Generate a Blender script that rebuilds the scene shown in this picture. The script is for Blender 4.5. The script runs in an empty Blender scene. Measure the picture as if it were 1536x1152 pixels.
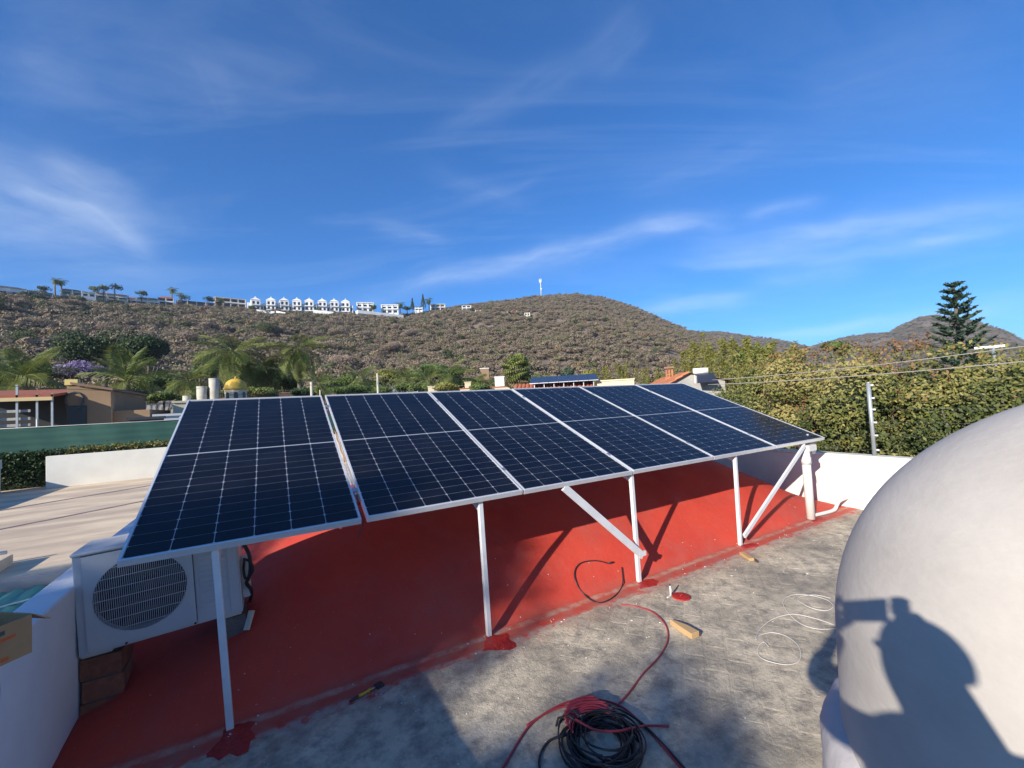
import bpy, math, random
import numpy as np
from mathutils import Vector, Matrix, Euler
random.seed(7)
rng = np.random.default_rng(11)
PI = math.pi
sc = bpy.context.scene
COL = sc.collection

# ------------------------------------------------------------------ camera
FPX = 632.3                                   # focal length in photo pixels (photo 1536 wide)
CAM = np.array([0.663, -2.772, 1.667])
YAW, PIT, ROL = [math.radians(a) for a in (29.9, 2.53, -3.04)]
FW = np.array([math.sin(YAW)*math.cos(PIT), math.cos(YAW)*math.cos(PIT), math.sin(PIT)])
_r = np.array([math.cos(YAW), -math.sin(YAW), 0.0]); _u = np.cross(_r, FW)
RT = _r*math.cos(ROL)+_u*math.sin(ROL); UP = -_r*math.sin(ROL)+_u*math.cos(ROL)
cd = bpy.data.cameras.new('camera'); cam = bpy.data.objects.new('camera', cd); COL.objects.link(cam)
cd.sensor_width = 36; cd.lens = FPX/1536*36; cd.clip_start = 0.02; cd.clip_end = 8000
cam.matrix_world = Matrix(((RT[0], UP[0], -FW[0], CAM[0]), (RT[1], UP[1], -FW[1], CAM[1]), (RT[2], UP[2], -FW[2], CAM[2]), (0, 0, 0, 1)))
sc.camera = cam
def ray(u, v):
    d = FW+((u-768)/FPX)*RT-((v-576)/FPX)*UP
    return d/np.linalg.norm(d)
def at(u, v, ax, val):                        # where the ray of a photo pixel meets the plane axis = val
    d = ray(u, v); return CAM+d*(val-CAM[ax])/d[ax]
def dp(u, v, dist):                           # the point at a horizontal distance along a photo pixel's ray
    d = ray(u, v); return CAM+d*dist/math.hypot(d[0], d[1])
def az_of(u, v=570):
    d = ray(u, v); return math.atan2(d[0], d[1])

# ------------------------------------------------------------------ light
SUN_AZ, SUN_EL = math.radians(67.0), math.radians(22.0)      # direction the light travels (from +Y towards +X), height of the sun
SH = np.array([math.sin(SUN_AZ), math.cos(SUN_AZ)])
ld = bpy.data.lights.new('sun', 'SUN'); sun = bpy.data.objects.new('sun', ld); COL.objects.link(sun)
ld.energy = 5.0; ld.angle = math.radians(0.53); ld.color = (1.0, 0.93, 0.82)
ldir = Vector((SH[0]*math.cos(SUN_EL), SH[1]*math.cos(SUN_EL), -math.sin(SUN_EL)))
sun.rotation_euler = ldir.to_track_quat('-Z', 'Y').to_euler()
sun.location = (-20, -10, 20)
sc.view_settings.view_transform = 'Standard'; sc.view_settings.look = 'None'
sc.view_settings.exposure = 0.70; sc.view_settings.gamma = 1.0; sc.view_settings.use_curve_mapping = False
try:
    sc.cycles.max_bounces = 8; sc.cycles.transparent_max_bounces = 16; sc.cycles.use_denoising = True
except Exception: pass

W = bpy.data.worlds.new('World'); sc.world = W; W.use_nodes = True
nt = W.node_tree; nt.nodes.clear()
def N(t, **k):
    n = nt.nodes.new(t)
    for a, b in k.items(): setattr(n, a, b)
    return n
L = lambda a, b: nt.links.new(a, b)
def mathn(op, a, b=None, c=None, clamp=False):
    n = N('ShaderNodeMath', operation=op, use_clamp=clamp)
    for i, x in enumerate((a, b, c)):
        if x is None: continue
        if isinstance(x, (int, float)): n.inputs[i].default_value = x
        else: L(x, n.inputs[i])
    return n.outputs[0]
def dotn(vec, const):
    n = N('ShaderNodeVectorMath', operation='DOT_PRODUCT'); L(vec, n.inputs[0]); n.inputs[1].default_value = tuple(const)
    return n.outputs['Value']
sky = N('ShaderNodeTexSky', sky_type='NISHITA', sun_disc=False)
sky.sun_elevation = SUN_EL; sky.sun_rotation = SUN_AZ+PI
sky.altitude = 1500; sky.air_density = 1.0; sky.dust_density = 0.05; sky.ozone_density = 2.6
hsv = N('ShaderNodeHueSaturation'); hsv.inputs['Saturation'].default_value = 1.15; hsv.inputs['Value'].default_value = 1.0
L(sky.outputs[0], hsv.inputs['Color'])
tint = N('ShaderNodeMixRGB', blend_type='MULTIPLY'); tint.inputs['Fac'].default_value = 1; tint.inputs['Color2'].default_value = (.37, .85, 1.36, 1)
gam = N('ShaderNodeGamma'); gam.inputs['Gamma'].default_value = .85; L(hsv.outputs[0], gam.inputs['Color']); L(gam.outputs[0], tint.inputs['Color1'])
tc = N('ShaderNodeTexCoord'); DIR = tc.outputs['Generated']
# thin cirrus streaks, laid out by their direction in the sky
wn = N('ShaderNodeTexNoise'); wn.inputs['Scale'].default_value = 3.0; wn.inputs['Detail'].default_value = 5; L(DIR, wn.inputs['Vector'])
warp = mathn('MULTIPLY', mathn('SUBTRACT', wn.outputs['Fac'], 0.5), 0.09)
total = None
streaks = [  # pixel a, pixel b, half width (rad), strength
    ((560, 440), (1060, 325), .022, .50), ((960, 345), (1110, 330), .012, .40), ((1040, 372), (1500, 335), .032, .46),
    ((1120, 320), (1240, 300), .014, .36), ((960, 468), (1130, 440), .013, .5), ((1130, 500), (1536, 466), .012, .4),
    ((1130, 420), (1300, 405), .02, .28), ((1370, 362), (1510, 348), .008, .45), ((880, 90), (960, 10), .03, .16), ((640, 215), (900, 60), .025, .14),
    ((1010, 395), (1380, 372), .012, .4), ((1180, 345), (1536, 318), .014, .34), ((690, 304), (810, 258), .010, .14), ((640, 255), (800, 300), .02, .11), ((60, 240), (200, 300), .02, .4), ((120, 300), (230, 385), .018, .38), ((20, 290), (150, 320), .012, .36),
    ((-160, 220), (190, 345), .055, .40), ((-100, 330), (250, 390), .05, .28), ((20, 90), (140, 140), .06, .10), ((280, 80), (330, 185), .035, .09),
    ((325, 92), (475, 108), .016, .09), ((560, 332), (665, 360), .018, .2), ((940, 290), (1180, 200), .04, .14), ((1200, 150), (1536, 60), .07, .13)]
for i, (pa, pb, wd, st) in enumerate(streaks):
    a, b = ray(*pa), ray(*pb); n_ = np.cross(a, b); n_ /= np.linalg.norm(n_); m_ = a+b; m_ /= np.linalg.norm(m_); t_ = np.cross(n_, m_)
    half = math.acos(max(-1, min(1, float(a@b))))/2
    dd = mathn('ADD', dotn(DIR, n_), warp); tt = dotn(DIR, t_)
    cb = N('ShaderNodeCombineXYZ'); L(mathn('MULTIPLY', tt, 5.0), cb.inputs[0]); L(mathn('MULTIPLY', dd, 26.0), cb.inputs[1]); cb.inputs[2].default_value = i*7.3
    nz = N('ShaderNodeTexNoise'); nz.inputs['Scale'].default_value = 1.0; nz.inputs['Detail'].default_value = 6; nz.inputs['Roughness'].default_value = .62; L(cb.outputs[0], nz.inputs['Vector'])
    g = mathn('EXPONENT', mathn('MULTIPLY', mathn('POWER', mathn('ABSOLUTE', mathn('DIVIDE', dd, wd)), 2.0), -1.0))
    e = mathn('EXPONENT', mathn('MULTIPLY', mathn('POWER', mathn('ABSOLUTE', mathn('DIVIDE', tt, half*.95)), 4.0), -1.0))
    front = mathn('GREATER_THAN', dotn(DIR, m_), 0.0)
    k = mathn('MULTIPLY', mathn('MULTIPLY', g, e), mathn('MULTIPLY', front, mathn('MULTIPLY', mathn('SUBTRACT', nz.outputs['Fac'], .22, clamp=True), st*1.0)))
    total = k if total is None else mathn('ADD', total, k)
# a faint veil of cirrus over the whole sky, drawn out along one wind direction
sp_ = N('ShaderNodeSeparateXYZ'); L(DIR, sp_.inputs[0]); dz_ = mathn('ADD', mathn('MAXIMUM', sp_.outputs[2], 0.0), 0.14)
ux = mathn('DIVIDE', sp_.outputs[0], dz_); uy = mathn('DIVIDE', sp_.outputs[1], dz_)
cw_, sw_ = math.cos(.5), math.sin(.5)
al = mathn('ADD', mathn('MULTIPLY', ux, cw_), mathn('MULTIPLY', uy, -sw_)); ac_ = mathn('ADD', mathn('MULTIPLY', ux, sw_), mathn('MULTIPLY', uy, cw_))
cv = N('ShaderNodeCombineXYZ'); L(mathn('MULTIPLY', al, .55), cv.inputs[0]); L(mathn('MULTIPLY', ac_, 2.1), cv.inputs[1])
vn = N('ShaderNodeTexNoise'); vn.inputs['Scale'].default_value = 1.0; vn.inputs['Detail'].default_value = 9; vn.inputs['Roughness'].default_value = .66; vn.inputs['Distortion'].default_value = .9; L(cv.outputs[0], vn.inputs['Vector'])
veil = mathn('MULTIPLY', mathn('POWER', mathn('MULTIPLY', mathn('SUBTRACT', vn.outputs['Fac'], .47, clamp=True), 3.2, clamp=True), 1.2), .11)
total = mathn('MINIMUM', mathn('ADD', total, veil), 0.75)
mx = N('ShaderNodeMixRGB'); L(total, mx.inputs['Fac']); L(tint.outputs[0], mx.inputs['Color1']); mx.inputs['Color2'].default_value = (6.2, 6.9, 7.6, 1)
bg = N('ShaderNodeBackground'); bg.inputs['Strength'].default_value = 0.108; L(mx.outputs[0], bg.inputs['Color'])
wo = N('ShaderNodeOutputWorld'); L(bg.outputs[0], wo.inputs['Surface'])

# ------------------------------------------------------------------ materials
MATS = {}
def pmat(name, col, rough=.7, col2=None, scale=4.0, detail=6, lo=.35, hi=.65, bump=0.0, bscale=None, metallic=0.0, spec=.4, coat=0.0, objvar=0.0, sub=None, stretch=None):
    """a Principled material whose colour wanders between two tones by noise in world space"""
    m = bpy.data.materials.new(name); m.use_nodes = True; t = m.node_tree; b = t.nodes['Principled BSDF']
    b.inputs['Roughness'].default_value = rough; b.inputs['Metallic'].default_value = metallic
    b.inputs['Specular IOR Level'].default_value = spec; b.inputs['Coat Weight'].default_value = coat
    b.inputs['Base Color'].default_value = (*col, 1)
    geo = t.nodes.new('ShaderNodeNewGeometry'); vec = geo.outputs['Position']
    if stretch:
        mp = t.nodes.new('ShaderNodeMapping'); mp.inputs['Scale'].default_value = stretch; t.links.new(vec, mp.inputs['Vector']); vec = mp.outputs[0]
    out = None
    if col2 is not None:
        n = t.nodes.new('ShaderNodeTexNoise'); n.inputs['Scale'].default_value = scale; n.inputs['Detail'].default_value = detail; n.inputs['Roughness'].default_value = .62
        t.links.new(vec, n.inputs['Vector'])
        r = t.nodes.new('ShaderNodeValToRGB'); r.color_ramp.elements[0].position = lo; r.color_ramp.elements[1].position = hi
        r.color_ramp.elements[0].color = (*col, 1); r.color_ramp.elements[1].color = (*col2, 1)
        t.links.new(n.outputs['Fac'], r.inputs['Fac']); out = r.outputs['Color']
    if objvar:
        oi = t.nodes.new('ShaderNodeObjectInfo'); h = t.nodes.new('ShaderNodeHueSaturation')
        mr = t.nodes.new('ShaderNodeMapRange'); mr.inputs['To Min'].default_value = 1-objvar; mr.inputs['To Max'].default_value = 1+objvar
        t.links.new(oi.outputs['Random'], mr.inputs['Value']); t.links.new(mr.outputs[0], h.inputs['Value'])
        if out: t.links.new(out, h.inputs['Color'])
        else: h.inputs['Color'].default_value = (*col, 1)
        out = h.outputs['Color']
    if out: t.links.new(out, b.inputs['Base Color'])
    if bump:
        n2 = t.nodes.new('ShaderNodeTexNoise'); n2.inputs['Scale'].default_value = bscale or scale*6; n2.inputs['Detail'].default_value = 5; t.links.new(vec, n2.inputs['Vector'])
        bp = t.nodes.new('ShaderNodeBump'); bp.inputs['Strength'].default_value = bump; bp.inputs['Distance'].default_value = .02
        t.links.new(n2.outputs['Fac'], bp.inputs['Height']); t.links.new(bp.outputs[0], b.inputs['Normal'])
    MATS[name] = m
    return m
def leafmat(name, ramp, rough=.55, objramp=None, trans=.25):
    """leaf material: colour from the per-leaf attribute 'tone', optionally tinted per object"""
    m = bpy.data.materials.new(name); m.use_nodes = True; t = m.node_tree; b = t.nodes['Principled BSDF']
    b.inputs['Roughness'].default_value = rough; b.inputs['Specular IOR Level'].default_value = .3
    a = t.nodes.new('ShaderNodeAttribute'); a.attribute_name = 'tone'
    r = t.nodes.new('ShaderNodeValToRGB'); cr = r.color_ramp
    while len(cr.elements) < len(ramp): cr.elements.new(.5)
    for e, (p, c) in zip(cr.elements, ramp): e.position = p; e.color = (*c, 1)
    t.links.new(a.outputs['Fac'], r.inputs['Fac']); out = r.outputs['Color']
    if objramp:
        oi = t.nodes.new('ShaderNodeObjectInfo'); r2 = t.nodes.new('ShaderNodeValToRGB'); c2 = r2.color_ramp
        while len(c2.elements) < len(objramp): c2.elements.new(.5)
        for e, (p, c) in zip(c2.elements, objramp): e.position = p; e.color = (*c, 1)
        t.links.new(oi.outputs['Random'], r2.inputs['Fac'])
        mm = t.nodes.new('ShaderNodeMixRGB'); mm.blend_type = 'MULTIPLY'; mm.inputs['Fac'].default_value = 1
        t.links.new(out, mm.inputs['Color1']); t.links.new(r2.outputs['Color'], mm.inputs['Color2']); out = mm.outputs['Color']
    t.links.new(out, b.inputs['Base Color'])
    if trans:
        tr = t.nodes.new('ShaderNodeBsdfTranslucent'); t.links.new(out, tr.inputs['Color'])
        ms = t.nodes.new('ShaderNodeMixShader'); ms.inputs['Fac'].default_value = trans
        o = t.nodes['Material Output']; t.links.new(b.outputs[0], ms.inputs[1]); t.links.new(tr.outputs[0], ms.inputs[2]); t.links.new(ms.outputs[0], o.inputs['Surface'])
    MATS[name] = m
    return m

# ------------------------------------------------------------------ mesh helpers
class MB:
    def __init__(s): s.v = []; s.f = []; s.sm = []
    def add(s, vs, fs, smooth=False):
        o = len(s.v); s.v += [tuple(map(float, p)) for p in vs]; s.f += [tuple(i+o for i in q) for q in fs]; s.sm += [smooth]*len(fs); return s
    def box(s, a, b):
        (x0, y0, z0), (x1, y1, z1) = a, b
        return s.add([(x0, y0, z0), (x1, y0, z0), (x1, y1, z0), (x0, y1, z0), (x0, y0, z1), (x1, y0, z1), (x1, y1, z1), (x0, y1, z1)],
                     [(3, 2, 1, 0), (4, 5, 6, 7), (0, 1, 5, 4), (1, 2, 6, 5), (2, 3, 7, 6), (3, 0, 4, 7)])
    def bar(s, p, q, w, h, up=(0, 0, 1)):             # a square bar from p to q
        p, q = Vector(p), Vector(q); d = (q-p).normalized(); sd = d.cross(Vector(up))
        if sd.length < 1e-4: sd = d.cross(Vector((0, 1, 0)))
        sd.normalize(); u = sd.cross(d); a, b = sd*w/2, u*h/2
        vs = [p-a-b, p+a-b, p+a+b, p-a+b, q-a-b, q+a-b, q+a+b, q-a+b]
        return s.add(vs, [(3, 2, 1, 0), (4, 5, 6, 7), (0, 1, 5, 4), (1, 2, 6, 5), (2, 3, 7, 6), (3, 0, 4, 7)])
    def tube(s, pts, r, n=8, closed=False, cap=True):  # a round tube along points; r a number or a list
        pts = [Vector(p) for p in pts]; k = len(pts); rs = r if hasattr(r, '__len__') else [r]*k
        vs = []; prev = None
        for i, p in enumerate(pts):
            if closed: d = pts[(i+1) % k]-pts[i-1]
            else: d = pts[min(i+1, k-1)]-pts[max(i-1, 0)]
            d.normalize()
            if prev is None: a = d.orthogonal().normalized()
            else:
                a = prev-d*prev.dot(d)
                a = a.normalized() if a.length > 1e-6 else d.orthogonal().normalized()
            prev = a; b = d.cross(a)
            for j in range(n):
                t = 2*PI*j/n; vs.append(p+(a*math.cos(t)+b*math.sin(t))*rs[i])
        fs = []
        for i in range(k if closed else k-1):
            i2 = (i+1) % k
            for j in range(n): j2 = (j+1) % n; fs.append((i*n+j, i*n+j2, i2*n+j2, i2*n+j))
        if cap and not closed: fs.append(tuple(range(n-1, -1, -1))); fs.append(tuple((k-1)*n+j for j in range(n)))
        return s.add(vs, fs, True)
    def lathe(s, prof, n=32, c=(0, 0, 0), a0=0.0, smooth=True):   # prof: list of (radius, z)
        vs = []; fs = []
        for r, z in prof:
            for j in range(n): t = a0+2*PI*j/n; vs.append((c[0]+r*math.cos(t), c[1]+r*math.sin(t), c[2]+z))
        for i in range(len(prof)-1):
            for j in range(n): j2 = (j+1) % n; fs.append((i*n+j, i*n+j2, (i+1)*n+j2, (i+1)*n+j))
        return s.add(vs, fs, smooth)
    def prism(s, poly, z0, z1):                        # an outline in xy, extruded in z
        n = len(poly); vs = [(x, y, z0) for x, y in poly]+[(x, y, z1) for x, y in poly]
        return s.add(vs, [tuple(range(n-1, -1, -1)), tuple(range(n, 2*n))]+[(i, (i+1) % n, n+(i+1) % n, n+i) for i in range(n)])
    def prism_y(s, poly, y0, y1):                      # an outline in xz, extruded in y
        n = len(poly); vs = [(x, y0, z) for x, z in poly]+[(x, y1, z) for x, z in poly]
        return s.add(vs, [tuple(range(n)), tuple(range(2*n-1, n-1, -1))]+[(i, n+i, n+(i+1) % n, (i+1) % n) for i in range(n)])
    def mesh(s, name, m):
        me = bpy.data.meshes.new(name); me.from_pydata(s.v, [], s.f)
        me.polygons.foreach_set('use_smooth', s.sm); me.materials.append(MATS[m] if isinstance(m, str) else m); me.update(); return me
    def build(s, name, m, parent=None, bevel=0.0, loc=None):
        o = bpy.data.objects.new(name, s.mesh(name, m)); COL.objects.link(o)
        if parent: o.parent = parent
        if loc is not None: o.location = loc
        if bevel:
            bv = o.modifiers.new('bevel', 'BEVEL'); bv.width = bevel; bv.segments = 2; bv.limit_method = 'ANGLE'
        return o
def thing(name, label, cat, loc=(0, 0, 0), rotz=0.0, group=None):
    o = bpy.data.objects.new(name, None); COL.objects.link(o); o.empty_display_size = .1
    o.location = tuple(map(float, loc)); o.rotation_euler = (0, 0, rotz); return tag(o, label, cat, group)
def tag(o, label, cat, group=None):
    o['label'] = label; o['category'] = cat
    if group: o['group'] = group
    return o
def kind(o, k, label=None):
    o['kind'] = k
    if label: o['label'] = label
    return o
def share(name, me, parent, loc=(0, 0, 0), rot=(0, 0, 0), scale=None):
    o = bpy.data.objects.new(name, me); COL.objects.link(o); o.parent = parent; o.location = loc; o.rotation_euler = rot
    if scale is not None: o.scale = scale if hasattr(scale, '__len__') else (scale,)*3
    return o
def catmull(pts, k=8, closed=False):
    P = [np.array(p, float) for p in pts]; n = len(P); out = []
    rngi = range(n) if closed else range(n-1)
    for i in rngi:
        if closed: a, b, c, d = P[i-1], P[i], P[(i+1) % n], P[(i+2) % n]
        else: a, b, c, d = P[max(i-1, 0)], P[i], P[i+1], P[min(i+2, n-1)]
        for j in range(k):
            t = j/k; out.append(.5*((2*b)+(c-a)*t+(2*a-5*b+4*c-d)*t*t+(-a+3*b-3*c+d)*t**3))
    if not closed: out.append(P[-1])
    return out
def rand_unit(n, r=rng):
    v = r.normal(size=(n, 3)); return v/np.linalg.norm(v, axis=1)[:, None]
def leaf_mesh(name, m, cen, size, tone, aspect=.5, normals=None, fold=0.0, dirs=None):
    """many leaf-sized faces: each a diamond of four points, coloured by 'tone'"""
    cen = np.asarray(cen, float); n = len(cen); size = np.broadcast_to(np.asarray(size, float), (n,))
    nr = rand_unit(n) if normals is None else normals/np.linalg.norm(normals, axis=1)[:, None]
    if dirs is None: dirs = rand_unit(n)
    t = dirs-nr*np.sum(dirs*nr, 1)[:, None]; t /= np.maximum(np.linalg.norm(t, axis=1), 1e-6)[:, None]
    b = np.cross(nr, t); s = size[:, None]
    V = np.empty((n, 4, 3)); V[:, 0] = cen-t*s*.5; V[:, 2] = cen+t*s*.5
    V[:, 1] = cen+b*s*aspect*.5+nr*s*fold; V[:, 3] = cen-b*s*aspect*.5+nr*s*fold
    me = bpy.data.meshes.new(name); me.vertices.add(n*4); me.vertices.foreach_set('co', V.reshape(-1))
    me.loops.add(n*4); me.loops.foreach_set('vertex_index', np.arange(n*4, dtype=np.int32))
    me.polygons.add(n); me.polygons.foreach_set('loop_start', np.arange(0, n*4, 4, dtype=np.int32))
    at_ = me.attributes.new('tone', 'FLOAT', 'FACE'); at_.data.foreach_set('value', np.asarray(tone, np.float32))
    me.materials.append(MATS[m] if isinstance(m, str) else m); me.update(calc_edges=True); return me
def mesh_obj(name, me, parent=None, loc=None):
    o = bpy.data.objects.new(name, me); COL.objects.link(o)
    if parent: o.parent = parent
    if loc is not None: o.location = tuple(map(float, loc))
    return o
# ================================================================== the roof we stand on
pmat('white_wall', (.70, .68, .60), .85, (.63, .61, .54), scale=2.2, bump=.08, bscale=60)
pmat('white_shade_wall', (.78, .77, .77), .85, (.70, .69, .70), scale=2.0, bump=.08, bscale=50)
pmat('dome_plaster', (.53, .485, .43), .9, (.43, .39, .345), scale=1.3, detail=9, bump=.10, bscale=22, stretch=(1, 1, 2.2), spec=.1)
pmat('collar_plaster', (.52, .48, .465), .85, (.45, .42, .40), scale=5, bump=.12, bscale=30)
pmat('terrace_skin', (.76, .60, .40), .85, (.50, .385, .275), scale=.7, detail=10, lo=.38, hi=.60, bump=.2, bscale=14, stretch=(.7, 2.4, 1))
pmat('wire_shadow_dark', (.30, .22, .20), .8, (.36, .28, .25), scale=3)  # dark tone for the painted wire shadows on the terrace
pmat('steel_white', (.66, .67, .68), .42, (.58, .59, .60), scale=6, spec=.5)
pmat('alu', (.72, .73, .74), .38, (.64, .65, .67), scale=5, metallic=.35, spec=.5)
pmat('pvc_white', (.72, .70, .66), .4, (.64, .62, .58), scale=5)
pmat('fresh_red', (.42, .028, .022), .38, (.33, .022, .02), scale=14, bump=.5, bscale=60)
pmat('clay_brick', (.30, .105, .055), .85, (.20, .075, .05), scale=22, bump=.5, bscale=90, objvar=.12)
pmat('mortar', (.16, .14, .13), .95, (.10, .09, .085), scale=14, bump=.5)
pmat('black_rubber', (.018, .018, .02), .5); pmat('dark_plastic', (.03, .03, .035), .45)
pmat('red_cable', (.33, .035, .05), .42, (.27, .03, .045), scale=9); pmat('black_cable', (.022, .023, .026), .45); pmat('white_cable', (.62, .60, .58), .45)
pmat('galvanised', (.46, .50, .50), .45, (.38, .41, .42), scale=12, metallic=.5)
pmat('cardboard', (.46, .265, .125), .85, (.40, .225, .105), scale=9); pmat('cardboard_inner', (.50, .30, .15), .9)
pmat('print_orange', (.62, .13, .035), .8); pmat('print_blue', (.045, .06, .20), .8); pmat('print_grey', (.10, .09, .085), .8); pmat('print_pale', (.42, .44, .50), .8)
pmat('raw_wood', (.50, .34, .17), .8, (.42, .27, .13), scale=30, stretch=(1, 8, 8)); pmat('bark_dark', (.07, .05, .045), .9)
pmat('tool_yellow', (.60, .36, .03), .45)
pmat('metal_dull', (.5, .5, .52), .3, metallic=.8)

def nodes(name):
    m = bpy.data.materials.new(name); m.use_nodes = True; MATS[name] = m
    t = m.node_tree
    def nn(ty, **k):
        n = t.nodes.new(ty)
        for a, b in k.items():
            if a in n.inputs: 
                n.inputs[a].default_value = b
            else: setattr(n, a, b)
        return n
    return m, t, nn, t.nodes['Principled BSDF']
def noise_mask(t, nn, vec, scale, lo, hi, detail=6, rough=.6):
    n = nn('ShaderNodeTexNoise', Scale=scale, Detail=detail, Roughness=rough); t.links.new(vec, n.inputs['Vector'])
    r = nn('ShaderNodeMapRange'); r.inputs['From Min'].default_value = lo; r.inputs['From Max'].default_value = hi; t.links.new(n.outputs['Fac'], r.inputs['Value']); return r.outputs[0]
def mixc(t, nn, fac, a, b):
    m = nn('ShaderNodeMixRGB')
    for s, x in ((m.inputs['Fac'], fac), (m.inputs['Color1'], a), (m.inputs['Color2'], b)):
        if isinstance(x, tuple): s.default_value = (*x, 1)
        elif isinstance(x, (int, float)): s.default_value = x
        else: t.links.new(x, s)
    return m.outputs[0]
def mth(t, nn, op, a, b, clamp=True):
    m = nn('ShaderNodeMath', operation=op, use_clamp=clamp)
    for s, x in zip(m.inputs, (a, b)):
        if isinstance(x, (int, float)): s.default_value = x
        else: t.links.new(x, s)
    return m.outputs[0]
def ymask(t, nn, y, a, b):
    r = nn('ShaderNodeMapRange'); r.interpolation_type = 'SMOOTHSTEP'; r.inputs['From Min'].default_value = a; r.inputs['From Max'].default_value = b; t.links.new(y, r.inputs['Value']); return r.outputs[0]

def make_floor_mat():
    m, t, nn, b = nodes('roof_paving')
    P = nn('ShaderNodeNewGeometry').outputs['Position']; sx = nn('ShaderNodeSeparateXYZ'); t.links.new(P, sx.inputs[0])
    c = mixc(t, nn, noise_mask(t, nn, P, 1.7, .34, .66, 8), (.39, .335, .245), (.68, .575, .415))
    c = mixc(t, nn, noise_mask(t, nn, P, 9, .45, .68, 8, .7), c, (.215, .19, .155))
    c = mixc(t, nn, mth(t, nn, 'MULTIPLY', noise_mask(t, nn, P, 1.9, .47, .66, 9, .74), .62), c, (.105, .10, .095))
    c = mixc(t, nn, noise_mask(t, nn, P, 60, .62, .74, 3), c, (.50, .47, .42))
    c = mixc(t, nn, mth(t, nn, 'MULTIPLY', noise_mask(t, nn, P, 130, .71, .76, 1), .8), c, (.75, .73, .7))
    red = mth(t, nn, 'MULTIPLY', ymask(t, nn, sx.outputs['Y'], -.34, -.03), noise_mask(t, nn, P, 6, .38, .66, 7))
    c = mixc(t, nn, mth(t, nn, 'MULTIPLY', red, .75), c, (.36, .11, .08))
    pale = mth(t, nn, 'MULTIPLY', ymask(t, nn, sx.outputs['Y'], -.28, -.12), noise_mask(t, nn, P, 4, .5, .68, 7))
    c = mixc(t, nn, mth(t, nn, 'MULTIPLY', pale, .6), c, (.52, .46, .36))
    t.links.new(c, b.inputs['Base Color']); b.inputs['Roughness'].default_value = .82
    n = nn('ShaderNodeTexNoise', Scale=38, Detail=8, Roughness=.7); t.links.new(P, n.inputs['Vector'])
    bp = nn('ShaderNodeBump', Strength=.55, Distance=.02); t.links.new(n.outputs['Fac'], bp.inputs['Height']); t.links.new(bp.outputs[0], b.inputs['Normal'])
def make_vault_mat():
    m, t, nn, b = nodes('vault_red')
    P = nn('ShaderNodeNewGeometry').outputs['Position']; sx = nn('ShaderNodeSeparateXYZ'); t.links.new(P, sx.inputs[0])
    c = mixc(t, nn, noise_mask(t, nn, P, 1.3, .35, .65, 7), (.58, .070, .043), (.47, .052, .036))
    c = mixc(t, nn, mth(t, nn, 'MULTIPLY', noise_mask(t, nn, P, 5, .5, .75, 8), .45), c, (.46, .11, .085))
    c = mixc(t, nn, mth(t, nn, 'MULTIPLY', noise_mask(t, nn, P, 95, .74, .78, 1), .35), c, (.6, .5, .45))
    c = mixc(t, nn, mth(t, nn, 'MULTIPLY', noise_mask(t, nn, P, .9, .48, .72, 9, .66), .5), c, (.27, .088, .078))
    worn = mth(t, nn, 'SUBTRACT', 1.0, ymask(t, nn, sx.outputs['Y'], .03, .17))
    w = mth(t, nn, 'MULTIPLY', worn, noise_mask(t, nn, P, 7, .3, .62, 8))
    c = mixc(t, nn, mth(t, nn, 'MULTIPLY', w, .55), c, (.34, .17, .135))
    # the scraped crease where the curved face meets the flat skirt
    wn_ = nn('ShaderNodeTexNoise', Scale=5, Detail=5); t.links.new(P, wn_.inputs['Vector'])
    yy = mth(t, nn, 'ADD', sx.outputs['Y'], mth(t, nn, 'MULTIPLY', mth(t, nn, 'SUBTRACT', wn_.outputs['Fac'], .5, False), .06, False), False)
    cr = mth(t, nn, 'MULTIPLY', ymask(t, nn, yy, -.002, .03), mth(t, nn, 'SUBTRACT', 1.0, ymask(t, nn, yy, .045, .085)))
    c = mixc(t, nn, mth(t, nn, 'MULTIPLY', cr, mth(t, nn, 'MULTIPLY', noise_mask(t, nn, P, 9, .36, .66, 8, .7), .8)), c, (.50, .40, .31))
    # bare patches of the skirt's ragged outer edge
    ed = mth(t, nn, 'MULTIPLY', mth(t, nn, 'SUBTRACT', 1.0, ymask(t, nn, yy, -.10, -.055)), noise_mask(t, nn, P, 14, .38, .56, 6))
    c = mixc(t, nn, mth(t, nn, 'MULTIPLY', ed, .85), c, (.36, .32, .27))
    t.links.new(c, b.inputs['Base Color'])
    b.inputs['Roughness'].default_value = .6; b.inputs['Specular IOR Level'].default_value = .15
    n = nn('ShaderNodeTexNoise', Scale=14, Detail=7, Roughness=.6); t.links.new(P, n.inputs['Vector'])
    bp = nn('ShaderNodeBump', Strength=.25, Distance=.02); t.links.new(n.outputs['Fac'], bp.inputs['Height']); t.links.new(bp.outputs[0], b.inputs['Normal'])
make_floor_mat(); make_vault_mat()

WX0, WX1 = -.30, 7.45                       # inner faces of the side wall and of the end wall
fl = MB().box((WX0, -7.0, -.25), (WX1, 3.9, 0.0)).build('roof_floor', 'roof_paving'); kind(fl, 'structure')
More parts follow.
